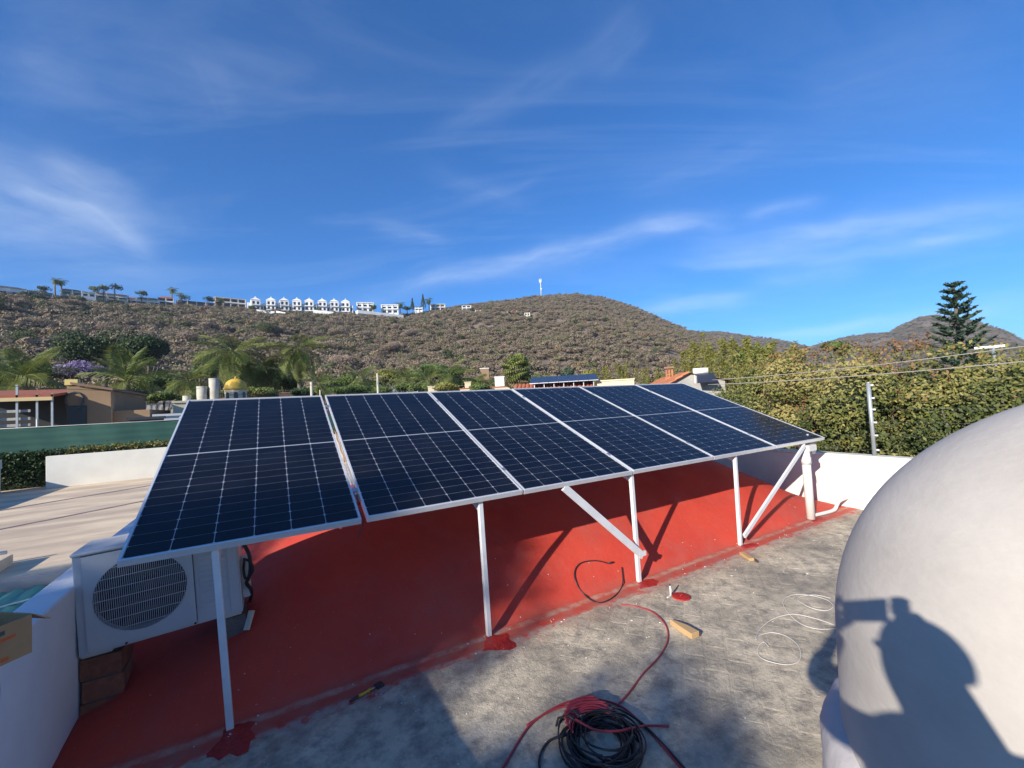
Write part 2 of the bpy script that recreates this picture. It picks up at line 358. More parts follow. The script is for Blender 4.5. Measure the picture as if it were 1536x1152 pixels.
# worn paving bricks laid diagonally, a few millimetres proud of the slab
bl, bw, gp = .245, .118, .010
ch0 = .009; bmesh_brick = MB().add([(sx*(bl/2-i), sy*(bw/2-i), z) for z, i in ((-.0022, 0), (0, ch0)) for sx, sy in ((-1, -1), (1, -1), (1, 1), (-1, 1))], [(4, 5, 6, 7), (0, 1, 5, 4), (1, 2, 6, 5), (2, 3, 7, 6), (3, 0, 4, 7)]).mesh('paving_brick', 'roof_paving')
ca, sa = math.cos(math.radians(38)), math.sin(math.radians(38)); nb = 0
cand = []
for i in range(-40, 60):
    for j in range(-60, 80):
        p = (i+.5*(j % 2))*(bl+gp); q = j*(bw+gp); x = 3.6+p*ca-q*sa; y = -.9+p*sa+q*ca
        if 2.35 < x < 7.3 and -1.75 < y < -.16 and math.hypot(x-3.06, y+2.76) > 1.2: cand.append((x, y))
cand.sort(key=lambda c: (c[0]-CAM[0])**2+(c[1]-CAM[1])**2)
for x, y in cand[:290]:
    if random.random() < .25: continue
    share('paving_brick', bmesh_brick, fl, (x, y, .0014+random.random()*.0010), (random.uniform(-.004, .004), random.uniform(-.004, .004), math.radians(38)+random.uniform(-.03, .03)))

# the red pillow-shaped vault
VY0, VS, VB = .10, 3.6, math.radians(52)
VR = VS/2/math.sin(VB); VC = -VR*math.cos(VB)
def vz(x, y):
    d = y-VY0
    if d <= 0: a = .004+.006*max(0., 1+d/.22)
    elif d >= VS: a = .004
    else: a = .010+math.sqrt(max(0., VR*VR-(d-VS/2)**2))+VC
    g = 1.0
    for dx in (WX1-x, x-WX0): 
        g *= .10+.90*math.sin(min(max(dx, 0)/1.9, 1)*PI/2)**.95
    return a*g if d > 0 else a
def make_vault():
    xs = np.linspace(WX0, WX1, 125); ys = np.concatenate([np.linspace(-.115, VY0, 7), np.linspace(VY0, .9, 30)[1:], np.linspace(.9, VY0+VS, 40)[1:]])
    vs = []; fs = []; ny = len(ys)
    for x in xs:
        ej = .022*math.sin(x*5.1)+.018*math.sin(x*13.7+1)+.012*math.sin(x*31)
        for k, y in enumerate(ys):
            yy = y+(ej if k == 0 else ej*.5 if k == 1 else 0)
            z = vz(x, y)+(.006*math.sin(x*2.1+y*3)+.004*math.sin(x*6.3-y*5) if y > .3 else 0)
            if k == 0: z = .0006
            vs.append((x, yy, z))
    for i in range(len(xs)-1):
        for k in range(ny-1): fs.append((i*ny+k, (i+1)*ny+k, (i+1)*ny+k+1, i*ny+k+1))
    o = MB().add(vs, fs, True).build('vault_roof', 'vault_red')
    return kind(o, 'structure')
make_vault()
def hit_vault(u, v):
    d = ray(u, v); t0 = None
    for i in range(1, 4000):
        t = i*.003; p = CAM+d*t
        z = vz(p[0], p[1]) if p[1] > -.1 else 0.0
        if p[2] <= z: return p
    return CAM+d*8

# walls around the roof
def plain_wall(name, label, a, b, m, cap=None, group=None):
    o = thing(name, label, 'wall', ((a[0]+b[0])/2, (a[1]+b[1])/2, a[2]), 0, group); ox, oy, oz = o.location
    s = MB().box((a[0]-ox, a[1]-oy, 0), (b[0]-ox, b[1]-oy, b[2]-oz)); s.build('wall_body', m, o, bevel=.012)
    if cap:
        MB().box((a[0]-ox-cap, a[1]-oy-.0, b[2]-oz-.002), (b[0]-ox+cap, b[1]-oy, b[2]-oz+.022)).build('coping', m, o, bevel=.006)
    return o
plain_wall('parapet_wall', 'sunlit white parapet wall at the end of the solar panel row, below the electric fence post', (WX1, -6.0, -.3), (WX1+.16, 6.5, .70), 'white_wall', .012)
plain_wall('parapet_wall', 'white parapet wall in shade beside the air conditioner, carrying the cardboard box', (WX0-.155, -3.2, -3.0), (WX0, 4.05, .78), 'white_shade_wall')

# the white dome with its plaster collar
DC, DR, DZ = np.array([3.06, -2.76]), .98, .667
dm = thing('plaster_dome', 'large off-white plastered dome catching the photographer\'s shadow', 'dome', (DC[0], DC[1], 0))
prof = [(DR+.012, .26), (DR+.004, .5), (DR, DZ)]+[(DR*math.cos(a), DZ+DR*math.sin(a)) for a in np.linspace(0, PI/2-.02, 40)[1:]]+[(.0005, DZ+DR)]
d_ = MB().lathe(prof, 128)
d_.v = [(x*(1+.002*math.sin(3*math.atan2(y, x)+z*3)), y*(1+.002*math.sin(3*math.atan2(y, x)+z*3)), z) for x, y, z in d_.v]
d_.build('dome_shell', 'dome_plaster', dm)
cp = []
for r, z in [(DR+.085, 0), (DR+.083, .15), (DR+.078, .26), (DR+.055, .315), (DR+.025, .345), (DR-.02, .36)]: cp.append((r, z))
c_ = MB().lathe(cp, 160)
c_.v = [(x*(1+.006*math.sin(41*math.atan2(y, x))*math.sin(17*math.atan2(y, x)+z*9)), y*(1+.006*math.sin(41*math.atan2(y, x))*math.sin(17*math.atan2(y, x)+z*9)), z+.012*math.sin(7*math.atan2(y, x))*min(1, z*4)) for x, y, z in c_.v]
c_.build('base_collar', 'collar_plaster', dm)

# ------------------------------------------------------------------ solar panels
TILT = math.radians(21.94); PW, PL = 1.134, 2.279
def make_cell_mat():
    m, t, nn, b = nodes('mono_cell')
    oi = nn('ShaderNodeObjectInfo'); r = nn('ShaderNodeMapRange'); r.inputs['To Min'].default_value = 0; r.inputs['To Max'].default_value = 1; t.links.new(oi.outputs['Random'], r.inputs['Value'])
    c = mixc(t, nn, r.outputs[0], (.0028, .0034, .009), (.005, .0065, .016)); t.links.new(c, b.inputs['Base Color'])
    b.inputs['Roughness'].default_value = .35; b.inputs['Specular IOR Level'].default_value = .35
    # clear cover glass: see-through straight on, mirror-like at a glancing angle
    m, t, nn, b = nodes('cover_glass'); t.nodes.remove(b)
    tr = nn('ShaderNodeBsdfTransparent'); tr.inputs['Color'].default_value = (.96, .97, .97, 1)
    P = nn('ShaderNodeNewGeometry').outputs['Position']; dust = noise_mask(t, nn, P, 3, .35, .7, 8)
    gl = nn('ShaderNodeBsdfGlossy'); gl.inputs['Roughness'].default_value = .10; fr = nn('ShaderNodeFresnel'); fr.inputs['IOR'].default_value = 1.32
    ms = nn('ShaderNodeMixShader'); t.links.new(mth(t, nn, 'MULTIPLY', fr.outputs[0], .36), ms.inputs[0]); t.links.new(tr.outputs[0], ms.inputs[1]); t.links.new(gl.outputs[0], ms.inputs[2])
    df = nn('ShaderNodeBsdfDiffuse'); df.inputs['Color'].default_value = (.5, .5, .5, 1)
    m2 = nn('ShaderNodeMixShader'); t.links.new(mth(t, nn, 'MULTIPLY', dust, .012), m2.inputs[0]); t.links.new(ms.outputs[0], m2.inputs[1]); t.links.new(df.outputs[0], m2.inputs[2])
    t.links.new(m2.outputs[0], t.nodes['Material Output'].inputs['Surface'])
make_cell_mat()
pmat('backsheet', (.54, .55, .57), .5)
fw, fd = .012, .036
fr_ = MB()
fr_.box((0, 0, -fd), (PW, fw, 0)); fr_.box((0, PL-fw, -fd), (PW, PL, 0)); fr_.box((0, fw, -fd), (fw, PL-fw, 0)); fr_.box((PW-fw, fw, -fd), (PW, PL-fw, 0))
frame_me = fr_.mesh('frame', 'alu')
back_me = MB().box((fw, fw, -.010), (PW-fw, PL-fw, -.0065)).mesh('backsheet', 'backsheet')
glass_me = MB().add([(fw, fw, -.003), (PW-fw, fw, -.003), (PW-fw, PL-fw, -.003), (fw, PL-fw, -.003)], [(0, 1, 2, 3)]).mesh('cover_glass', 'cover_glass')
cw, ch, cgx, cgy, mid = .1810, .0897, .0038, .0026, .016
oc = .0075
co_ = [(-cw/2+oc, -ch/2), (cw/2-oc, -ch/2), (cw/2, -ch/2+oc), (cw/2, ch/2-oc), (cw/2-oc, ch/2), (-cw/2+oc, ch/2), (-cw/2, ch/2-oc), (-cw/2, -ch/2+oc)]
cell_me = MB().prism(co_, -.0066, -.0056).mesh('cell', 'mono_cell')
box_me = MB().box((PW/2-.06, PL/2-.03, -.030), (PW/2+.06, PL/2+.03, -.0101)).mesh('junction_box', 'dark_plastic')
px = 0.0
PX = []
plabels = ['solar panel at the end of the row, hanging over the air conditioner', 'solar panel second in the row from the air conditioner, with the wide gap beside it',
           'solar panel third in the row from the air conditioner', 'solar panel fourth in the row from the air conditioner',
           'solar panel fifth in the row, second from the white end wall', 'solar panel at the end of the row next to the white end wall']
for i in range(6):
    dz = (0, .002, 0, .003, 0, .001)[i]
    p = thing('solar_panel', plabels[i], 'solar panel', (px, 0, 1.0+dz), 0, 'solar panels in the tilted row'); p.rotation_euler = (TILT, 0, 0); PX.append(px)
    share('frame', frame_me, p); share('backsheet', back_me, p); share('cover_glass', glass_me, p); share('junction_box', box_me, p)
    x0 = (PW-6*cw-5*cgx)/2+cw/2; y0 = (PL-24*ch-22*cgy-mid)/2+ch/2
    for r in range(24):
        y = y0+r*(ch+cgy)+(mid-cgy if r >= 12 else 0)
        for c in range(6): share('cell', cell_me, p, (x0+c*(cw+cgx), y, 0))
    px += PW+(.035 if i == 0 else .015)
PXE = px-.015
def on_panel(x, s, dn=0.0):                  # a point of the panel plane, dn below the top face
    return np.array([x, s*math.cos(TILT)+dn*math.sin(TILT), 1.0+s*math.sin(TILT)-dn*math.cos(TILT)])

# ------------------------------------------------------------------ mounting rack
rk = thing('mounting_rack', 'pale steel rack of posts, braces and rails that carries the solar panels', 'rack', (0, 0, 0))
for s in (.33, 1.95):
    a, b = on_panel(-.02, s, fd+.021), on_panel(PXE+.02, s, fd+.021)
    MB().bar(a, b, .04, .04, up=(0, -math.sin(TILT), math.cos(TILT))).build('rail', 'alu', rk)
post_x = [(.385, .435), (1.965, 1.985), (3.475, 3.49), (5.03, 5.01), (6.495, 6.48)]
pw = .034
for k, (xt, xb) in enumerate(post_x):
    if k < 4:
        q = MB(); q.bar((xb, .05, .008), (xt, .05, .985), pw, pw, up=(0, 1, 0)); q.build('post', 'steel_white', rk, bevel=.003)
    # a beam up under each panel joint, carried by the front and the rear post
    a, b = on_panel(xt, .03, fd+.06), on_panel(xt, PL-.08, fd+.06)
    MB().bar(a, b, .04, .036, up=(0, -math.sin(TILT), math.cos(TILT))).build('rafter', 'steel_white', rk)
    c = on_panel(xt, PL-.25, fd+.08); zb = vz(xt, c[1])
    MB().bar((xt, c[1], zb-.02), (xt, c[1], c[2]+.005), .04, .04, up=(0, 1, 0)).build('rear_post', 'steel_white', rk)
cm = MB().box((-.016, -.02, -.004), (.016, .02, .006)).mesh('clamp', 'metal_dull')
for i in range(5):
    for s in (.33, 1.95):
        p = on_panel(PX[i+1]-(.0175 if i == 0 else .0075), s, -.001); share('clamp', cm, rk, tuple(p), (TILT, 0, 0))
MB().bar((3.525, .022, .235), (2.70, .022, .965), .062, .022, up=(0, 1, 0)).build('brace', 'steel_white', rk, bevel=.002)
MB().bar((5.045, .022, .10), (6.43, .022, .945), .048, .022, up=(0, 1, 0)).build('brace', 'steel_white', rk, bevel=.002)
MB().bar((6.34, .06, .955), (6.08, .5, 1.15), .02, .02).build('stay', 'steel_white', rk)
q = MB().box((3.48, .010, .235), (3.56, .034, .275)); q.build('gusset_plate', 'steel_white', rk)
# mortar pads painted fresh red around the foot of each post
def pad(x, y, sx, sy, seed, h=.009):
    r = random.Random(seed); n = 18; poly = []
    for i in range(n):
        t = 2*PI*i/n; k = 1+r.uniform(-.2, .2); kk = 1.25/(abs(math.cos(t-.35))**1.2+abs(math.sin(t-.35))**1.2)**(1/1.2)
        poly.append((x+sx*k*kk*math.cos(t), y+sy*k*kk*math.sin(t)))
    m = MB(); n2 = len(poly); inner = [(x+(a-x)*.6, y+(b-y)*.6) for a, b in poly]
    m.add([(a, b, .0012) for a, b in poly]+[(a, b, h) for a, b in inner], [(i, (i+1) % n2, n2+(i+1) % n2, n2+i) for i in range(n2)]+[tuple(range(n2, 2*n2))])
    return m.build('mortar_pad', 'fresh_red', rk)
pad(.46, -.02, .105, .15, 1); pad(2.0, -.035, .115, .12, 2); pad(3.53, -.01, .14, .09, 3); pad(5.06, -.01, .13, .06, 4, .014); pad(6.56, .0, .16, .07, 5, .010)

# the fat white downpipe that ends the row, with its elbow and side branch
dpipe = thing('drain_pipe', 'white plastic drain pipe standing against the end of the panel row', 'pipe', (6.49, .05, 0))
MB().tube([(0, 0, .02), (0, 0, .88)], .048, 16).build('pipe_body', 'pvc_white', dpipe)
MB().tube([(0, 0, .70), (0, 0, .79)], .055, 16).build('coupling', 'pvc_white', dpipe)
MB().box((-.03, -.06, .86), (.16, .06, .935)).build('outlet_box', 'pvc_white', dpipe, bevel=.006)
MB().tube(catmull([(.05, 0, .05), (.25, -.02, .045), (.5, -.04, .05), (.62, -.03, .10), (.72, -.02, .13), (.955, -.015, .135)], 6), .022, 10).build('branch_pipe', 'pvc_white', dpipe)
bx_ = thing('junction_box', 'small pale junction box hung under the last panel corner by the drain pipe', 'box', (6.72, .10, .80))
MB().box((-.05, -.035, 0), (.05, .035, .15)).build('box_body', 'pvc_white', bx_, bevel=.006); MB().box((-.052, -.0415, .01), (.052, -.034, .14)).build('lid', 'steel_white', bx_, bevel=.004)
MB().bar((0, 0, .148), (0, .02, .255), .02, .02).build('hanger', 'alu', bx_)
# ================================================================== things on the roof
# air conditioner
AX, AY, AZ, AW, AH, AD = -.285, .52, .385, .765, .56, .29
# air conditioner materials
pmat('ac_white', (.50, .50, .51), .45, (.47, .47, .48), scale=5); pmat('ac_dark', (.035, .037, .045), .7); pmat('ac_wire', (.44, .44, .46), .5); pmat('cream_plastic', (.56, .53, .43), .55)
ac = thing('air_conditioner', 'white outdoor air conditioner unit with round fan grille, under the end solar panel', 'air conditioner', (AX, AY, AZ))
ac.rotation_euler = (0, -.05, 0)
gcx, gcz, gr = .285, .285, .212
b = MB()                                              # front sheet with a round hole
n = 48
ring = [(gcx+gr*math.cos(2*PI*i/n), gcz+gr*math.sin(2*PI*i/n)) for i in range(n)]
def sq(i):
    t = 2*PI*i/n; c, s_ = math.cos(t), math.sin(t); k = 1/max(abs(c), abs(s_)); return (gcx+.245*k*c, gcz+.262*k*s_)
sqr = [sq(i) for i in range(n)]
def q3(p, y): return (p[0], y, p[1])
b.add([q3(p, -.012) for p in sqr]+[q3(p, -.012) for p in ring]+[q3(p, .03) for p in ring], [(i, n+i, n+(i+1) % n, (i+1) % n) for i in range(n)]+[(n+i, 2*n+i, 2*n+(i+1) % n, n+(i+1) % n) for i in range(n)])
b.build('fan_panel', 'ac_white', ac)
body = MB(); body.box((.53, 0, 0), (AW, AD, AH)); body.box((0, 0, 0), (.04, AD, AH)); body.box((.04, 0, AH-.013), (.53, AD, AH)); body.box((.04, 0, 0), (.53, AD, .023)); body.box((.04, .20, .023), (.53, AD, AH-.013))
body.build('casing', 'ac_white', ac, bevel=.004)
MB().box((-.004, -.02, AH-.006), (AW+.004, AD+.004, AH+.016)).build('top_cover', 'ac_white', ac, bevel=.01)
MB().box((.035, .19, .03), (.525, .199, AH-.02)).build('coil_shroud', 'ac_dark', ac)
g = MB()
for i in range(46):
    x = gcx-gr+.006+i*(2*gr-.012)/45; hgt = math.sqrt(max(0, gr*gr-(x-gcx)**2))
    g.bar((x, -.016, gcz-hgt), (x, -.016, gcz+hgt), .0024, .003, up=(0, 1, 0))
for z in np.linspace(gcz-gr*.82, gcz+gr*.82, 7):
    hgt = math.sqrt(gr*gr-(z-gcz)**2); g.bar((gcx-hgt, -.019, z), (gcx+hgt, -.019, z), .004, .003)
g.build('grille', 'ac_wire', ac)
fan = MB()
for k in range(3):
    t0 = k*2*PI/3+.4; P = []
    for r in (.04, .1, .19):
        for da, yy in ((-.45, .06), (0, .085), (.45, .11)): t = t0+da*(1-.1*r/.19); P.append((gcx+r*math.cos(t), yy, gcz+r*math.sin(t)))
    fan.add(P, [(0, 1, 4, 3), (1, 2, 5, 4), (3, 4, 7, 6), (4, 5, 8, 7)], True)
fan.build('fan_blades', 'dark_plastic', ac)
hub = MB().tube([(gcx, .05, gcz), (gcx, .19, gcz)], .045, 16); hub.build('fan_hub', 'dark_plastic', ac)
lv = MB()
for i in range(13): z = .09+i*.033; lv.box((.555, -.006, z), (AW-.075, .001, z+.022))
lv.build('louvres', 'ac_white', ac, bevel=.003)
MB().box((AW-.062, -.006, .02), (AW-.008, .001, AH-.02)).build('side_strip', 'ac_white', ac, bevel=.003)
for x in (.2, .52): MB().tube([(x, -.004, .012), (x, .002, .012)], .006, 8).build('screw', 'dark_plastic', ac)
MB().box((.0, .03, -.022), (.13, .26, -.0005)).build('mounting_foot', 'cream_plastic', ac, bevel=.004)
MB().box((AW-.13, .02, -.022), (AW-.01, .26, -.0005)).build('mounting_foot', 'cream_plastic', ac, bevel=.004)
MB().box((AW+.0005, .06, .06), (AW+.045, .2, .30)).build('valve_cover', 'ac_white', ac, bevel=.006)
hs = MB(); hs.tube(catmull([(AW+.02, .02, .44), (AW+.055, .0, .36), (AW+.06, -.01, .27), (AW+.045, .0, .2), (AW+.03, .03, .16), (AW+.05, .06, .10), (AW+.04, .1, .03), (AW+.03, .2, -.02)], 6), .011, 8)
hs.tube(catmull([(AW+.025, .0, .33), (AW+.065, -.02, .30), (AW+.07, -.02, .24), (AW+.03, .0, .2), (AW+.02, .02, .25), (AW+.03, .0, .32)], 6), .008, 8)
hs.build('hose', 'black_rubber', ac)
# supports below the unit
pier = thing('brick_pier', 'short pier of red bricks under the air conditioner beside the white wall', 'pier', (-.20, .66, 0))
bk = MB().box((-.088, -.11, -.056), (.088, .11, .056)).mesh('brick', 'clay_brick')
for k in range(3): share('brick', bk, pier, (random.uniform(-.004, .004), 0, .060+k*.121), (0, 0, random.uniform(-.03, .03)))
MB().box((-.080, -.102, 0), (.080, .102, .3585)).build('mortar_core', 'mortar', pier)
bs = thing('bracket_stack', 'cream plastic blocks under the far foot of the air conditioner on the red vault', 'block', (.42, .66, .2))
MB().box((-.07, -.12, -.02), (.07, .12, .195)).build('block', 'mortar', bs); MB().bar((.075, -.14, .10), (.105, -.10, .20), .03, .02).build('pipe_elbow', 'cream_plastic', bs)
wc = thing('wall_conduit', 'cream plastic conduit box on the white wall behind the air conditioner', 'conduit', (-.2995, .60, .66))
MB().box((-.002, -.03, 0), (.012, .03, .11)).build('conduit_box', 'cream_plastic', wc, bevel=.005)
MB().tube([(.006, .02, -.3), (.006, .02, .01)], .010, 8).build('conduit_pipe', 'dark_plastic', wc)

# cardboard box on the wall
bz = .782
cb_ = thing('cardboard_box', 'open brown cardboard box with orange and blue print, on the white wall', 'box', (-.4225, -.372, bz), math.radians(50.3))
bw_, bd_, bh_ = .40, .30, .147
s = MB()
s.box((-.20, -.15, 0), (.20, .15, .004)); s.build('bottom', 'cardboard', cb_)
for nm, a, c in (('side', (-.20, -.15, .004), (.20, -.145, bh_)), ('side', (-.20, .145, .004), (.20, .15, bh_)), ('side', (-.20, -.145, .004), (-.195, .145, bh_)), ('side', (.195, -.145, .004), (.20, .145, bh_))):
    MB().box(a, c).build(nm, 'cardboard', cb_)
fpl = MB().add([(.20, -.15, bh_), (.20, .15, bh_), (.255, .155, bh_-.045), (.255, -.155, bh_-.045), (.20, -.15, bh_+.004), (.20, .15, bh_+.004), (.257, .155, bh_-.041), (.257, -.155, bh_-.041)], [(3, 2, 1, 0), (4, 5, 6, 7), (0, 1, 5, 4), (1, 2, 6, 5), (2, 3, 7, 6), (3, 0, 4, 7)])
fpl.build('flap', 'cardboard_inner', cb_)
fp2 = MB().add([(-.2, .15, bh_), (.2, .15, bh_), (.2, .23, bh_+.03), (-.2, .23, bh_+.03), (-.2, .15, bh_+.004), (.2, .15, bh_+.004), (.2, .23, bh_+.034), (-.2, .23, bh_+.034)], [(3, 2, 1, 0), (4, 5, 6, 7), (0, 1, 5, 4), (1, 2, 6, 5), (2, 3, 7, 6), (3, 0, 4, 7)])
fp2.build('flap', 'cardboard_inner', cb_)
def printed(m, x0, x1, z0, z1, sk=.0): MB().add([(x0, -.1515, z0), (x1, -.1515, z0+sk), (x1, -.1515, z1+sk), (x0, -.1515, z1)], [(0, 1, 2, 3)]).build('print', m, cb_)
def printed_s(m, y0, y1, z0, z1): MB().add([(.2015, y0, z0), (.2015, y1, z0), (.2015, y1, z1), (.2015, y0, z1)], [(0, 1, 2, 3)]).build('print', m, cb_)
printed('print_grey', -.15, .12, .106, .122, .004); printed('print_orange', -.19, .15, .082, .094, .005); printed('print_pale', -.19, .09, .034, .076); printed('print_orange', -.19, .13, .010, .024, .002)
for k in range(5): x = -.18+k*.052; MB().box((x, -.1535, .040), (x+.036, -.1518, .068)).build('print', 'print_blue', cb_)
wp = thing('plug_lead', 'short grey lead with a plug hanging on the shaded white wall below the cardboard box', 'cable', (-.295, -.30, .5))
MB().tube(catmull([(.002, -.10, .255), (.004, -.03, .24), (.006, .03, .19), (.006, .035, .11), (.006, -.02, .04), (.008, -.05, .02)], 6), .0045, 6).build('lead', 'galvanised', wp)
MB().tube([(.008, -.04, .024), (.03, -.085, .01)], [.014, .010], 8).build('plug', 'dark_plastic', wp)
MB().tube([(.03, -.085, .01), (.036, -.10, .006)], .004, 6).build('plug_pin', 'metal_dull', wp)

# ------------------------------------------------------------------ cables on the floor
def wobble_ring(c, r, turns, seed, z, jit=.03, ex=1.0, ph=0.0, n=26, z2=None):
    rr = random.Random(seed); pts = []
    off = (rr.uniform(-jit, jit), rr.uniform(-jit, jit)); rad = r*(1+rr.uniform(-.12, .10))
    a3, p3 = rr.uniform(0, .05), rr.uniform(0, 6)
    for i in range(n*turns+1):
        t = ph+2*PI*i/n; k = rad*(1+a3*math.sin(2*t+p3)+.02*math.sin(5*t+p3))
        pts.append((c[0]+off[0]+k*math.cos(t)*ex, c[1]+off[1]+k*math.sin(t), z+.004*math.sin(t*1.7+p3)+(0 if z2 is None else (z2-z)*i/(n*turns))))
    return pts
CC = at(903, 1122, 2, 0)[:2]
bc = thing('cable_coil', 'loose coil of black cable lying on the grey roof floor', 'cable', (CC[0], CC[1], 0))
for k in range(17):
    m = MB(); lay = k//4
    m.tube(wobble_ring((0, 0), .125+.020*(k % 4), 2, 40+k, .008+lay*.013, .036, ph=k*.8, z2=.016+lay*.015), .0038, 6); m.build('loop', 'black_cable', bc)
MB().tube(catmull([(-.10, .12, .03), (-.2, .16, .012), (-.30, .09, .008), (-.34, -.06, .008), (-.30, -.22, .008)], 8), .0058, 6).build('tail', 'black_cable', bc)
MB().tube(catmull([(.05, .20, .03), (.16, .16, .05), (.24, .02, .03), (.25, -.14, .008), (.22, -.3, .008)], 8), .0058, 6).build('tail', 'black_cable', bc)
for t_ in (1.75, 2.0): MB().tube([(.12*math.cos(t_), .12*math.sin(t_), .07), (.17*math.cos(t_), .17*math.sin(t_), .085), (.235*math.cos(t_), .235*math.sin(t_), .05), (.25*math.cos(t_), .25*math.sin(t_), .006)], .006, 6).build('tie', 'black_cable', bc)
rc = thing('cable_coil', 'red cable looped over the black coil and trailing towards the red vault', 'cable', (CC[0], CC[1], 0))
for k in range(10):
    m = MB(); m.tube([(.01+(.120+.011*k)*math.cos(t)*1.05, .035+(.120+.011*k)*math.sin(t), .066+.003*(k % 3)-.012*abs(math.cos(t))**3+.003*math.sin(5*t+k)) for t in np.linspace(.15+.1*k, 2.7-.13*k, 22)], .0052, 6); m.build('loop', 'red_cable', rc)
def fpts(pix, z=.006): return [tuple(np.append(at(u, v, 2, 0)[:2]-CC, z)) for u, v in pix]
MB().tube(catmull(fpts([(720, 1210), (757, 1150), (800, 1085), (862, 1052), (925, 1058), (975, 1100), (1020, 1152), (1060, 1190)]), 8), .0055, 6).build('tail', 'red_cable', rc)
MB().tube(catmull(fpts([(790, 1090), (830, 1066), (870, 1060), (905, 1075)]), 8), .0055, 6).build('tail', 'red_cable', rc)
run = fpts([(912, 1072), (940, 1045), (965, 1012), (990, 985), (1002, 960), (998, 938), (980, 920), (955, 911), (932, 908)])
MB().tube(catmull([(run[0][0]-.03, run[0][1]-.04, .06)]+run, 8), .0055, 6).build('tail', 'red_cable', rc)
MB().tube(catmull([(-.06, .12, .085), (-.02, .02, .08), (.06, -.04, .078), (.15, -.05, .06), (.26, -.04, .02), (.36, -.09, .007)], 8), .0055, 6).build('tail', 'red_cable', rc)
# the black loop on the vault
lp = [(932, 852), (933, 878), (920, 896), (897, 905), (876, 893), (863, 873), (862, 856), (872, 845), (893, 842), (912, 846)]
pts = [hit_vault(u, v) for u, v in lp]; pts = [(p[0], p[1]-.006, p[2]+.008) for p in pts]
o_ = thing('cable_loop', 'open loop of thin black cable lying on the sunlit foot of the red vault', 'cable', pts[3])
loc = [tuple(np.array(p)-np.array(pts[3])) for p in pts]
MB().tube(catmull(loc, 8), .005, 6).build('lead', 'black_cable', o_)
MB().tube([loc[-1], tuple(np.array(loc[-1])+np.array([.05, -.004, 0]))], .0085, 6).build('connector', 'dark_plastic', o_)
# white wire loops
def wire(name, label, pix, closed=False, r=.0021, m='white_cable'):
    P = [at(u, v, 2, 0) for u, v in pix]; c = P[0]
    t = thing(name, label, 'wire', (c[0], c[1], 0)); MB().tube(catmull([(p[0]-c[0], p[1]-c[1], .009+.004*math.sin(i*1.9)) for i, p in enumerate(P)], 8), r, 6).build('wire', m, t); return t
wire('wire_coil', 'thin white wire curled in open loops on the roof floor beside the dome', [(1153, 972), (1145, 966), (1137, 974), (1140, 987), (1160, 997), (1185, 999), (1200, 990), (1198, 972), (1180, 957), (1158, 950), (1140, 955), (1134, 962), (1140, 945), (1160, 930), (1190, 924), (1225, 930), (1255, 940)])
wire('wire_coil', 'thin white wire loop lying on the sunlit roof floor, just against the dome foot', [(1255, 945), (1225, 946), (1198, 935), (1178, 915), (1176, 902), (1190, 894), (1215, 894), (1240, 902), (1250, 912), (1238, 917), (1215, 913), (1197, 902), (1205, 895), (1225, 894), (1246, 900)])
# a brush-like hand tool
k1, k2 = at(524, 1057, 2, 0), at(575, 1029, 2, 0); ang = math.atan2(k2[1]-k1[1], k2[0]-k1[0])
tl = thing('paint_scraper', 'yellow and black hand scraper lying on the red skirt of the vault', 'tool', (k1[0], k1[1], .012), ang)
MB().tube([(0, 0, .004), (.03, 0, .006), (.055, 0, .007)], [.004, .008, .0085], 8).build('handle_tip', 'dark_plastic', tl)
MB().tube([(.055, 0, .007), (.09, 0, .007), (.105, 0, .007), (.12, 0, .007)], [.0085, .0075, .006, .011], 8).build('handle', 'tool_yellow', tl)
MB().tube([(.118, .004, .007), (.128, .010, .007), (.136, .006, .007), (.132, -.006, .007)], .006, 8).build('handle_fork', 'tool_yellow', tl)
MB().tube([(.12, 0, .007), (.165, 0, .007)], .0042, 8).build('ferrule', 'metal_dull', tl)
MB().box((.160, -.022, .0), (.205, .022, .014)).build('blade', 'dark_plastic', tl, bevel=.003)
# red disc, white clip, wood offcuts
dsc = at(1022, 896, 2, 0); t = thing('red_lid', 'flat round lid covered in red paint on the roof floor', 'lid', (dsc[0], dsc[1], 0))
MB().lathe([(.0005, 0), (.068, 0), (.073, .004), (.072, .010), (.064, .012), (.0005, .011)], 28).build('disc', 'fresh_red', t)
MB().tube([(-.01, 0, .012), (.02, .01, .016), (.03, .0, .014)], .005, 6).build('dried_drip', 'fresh_red', t)
cl = at(1006, 894, 2, 0); t = thing('paint_brush', 'small pale brush standing tilted beside the red lid', 'brush', (cl[0], cl[1], 0))
MB().tube([(0, 0, .0), (.005, 0, .05), (-.002, 0, .085)], [.008, .010, .006], 8).build('handle', 'white_cable', t)
MB().bar((0, 0, .004), (-.05, -.01, .004), .014, .007).build('bristle_head', 'pvc_white', t); MB().tube([(-.002, 0, .085), (-.003, 0, .098)], .006, 6).build('tip', 'dark_plastic', t)
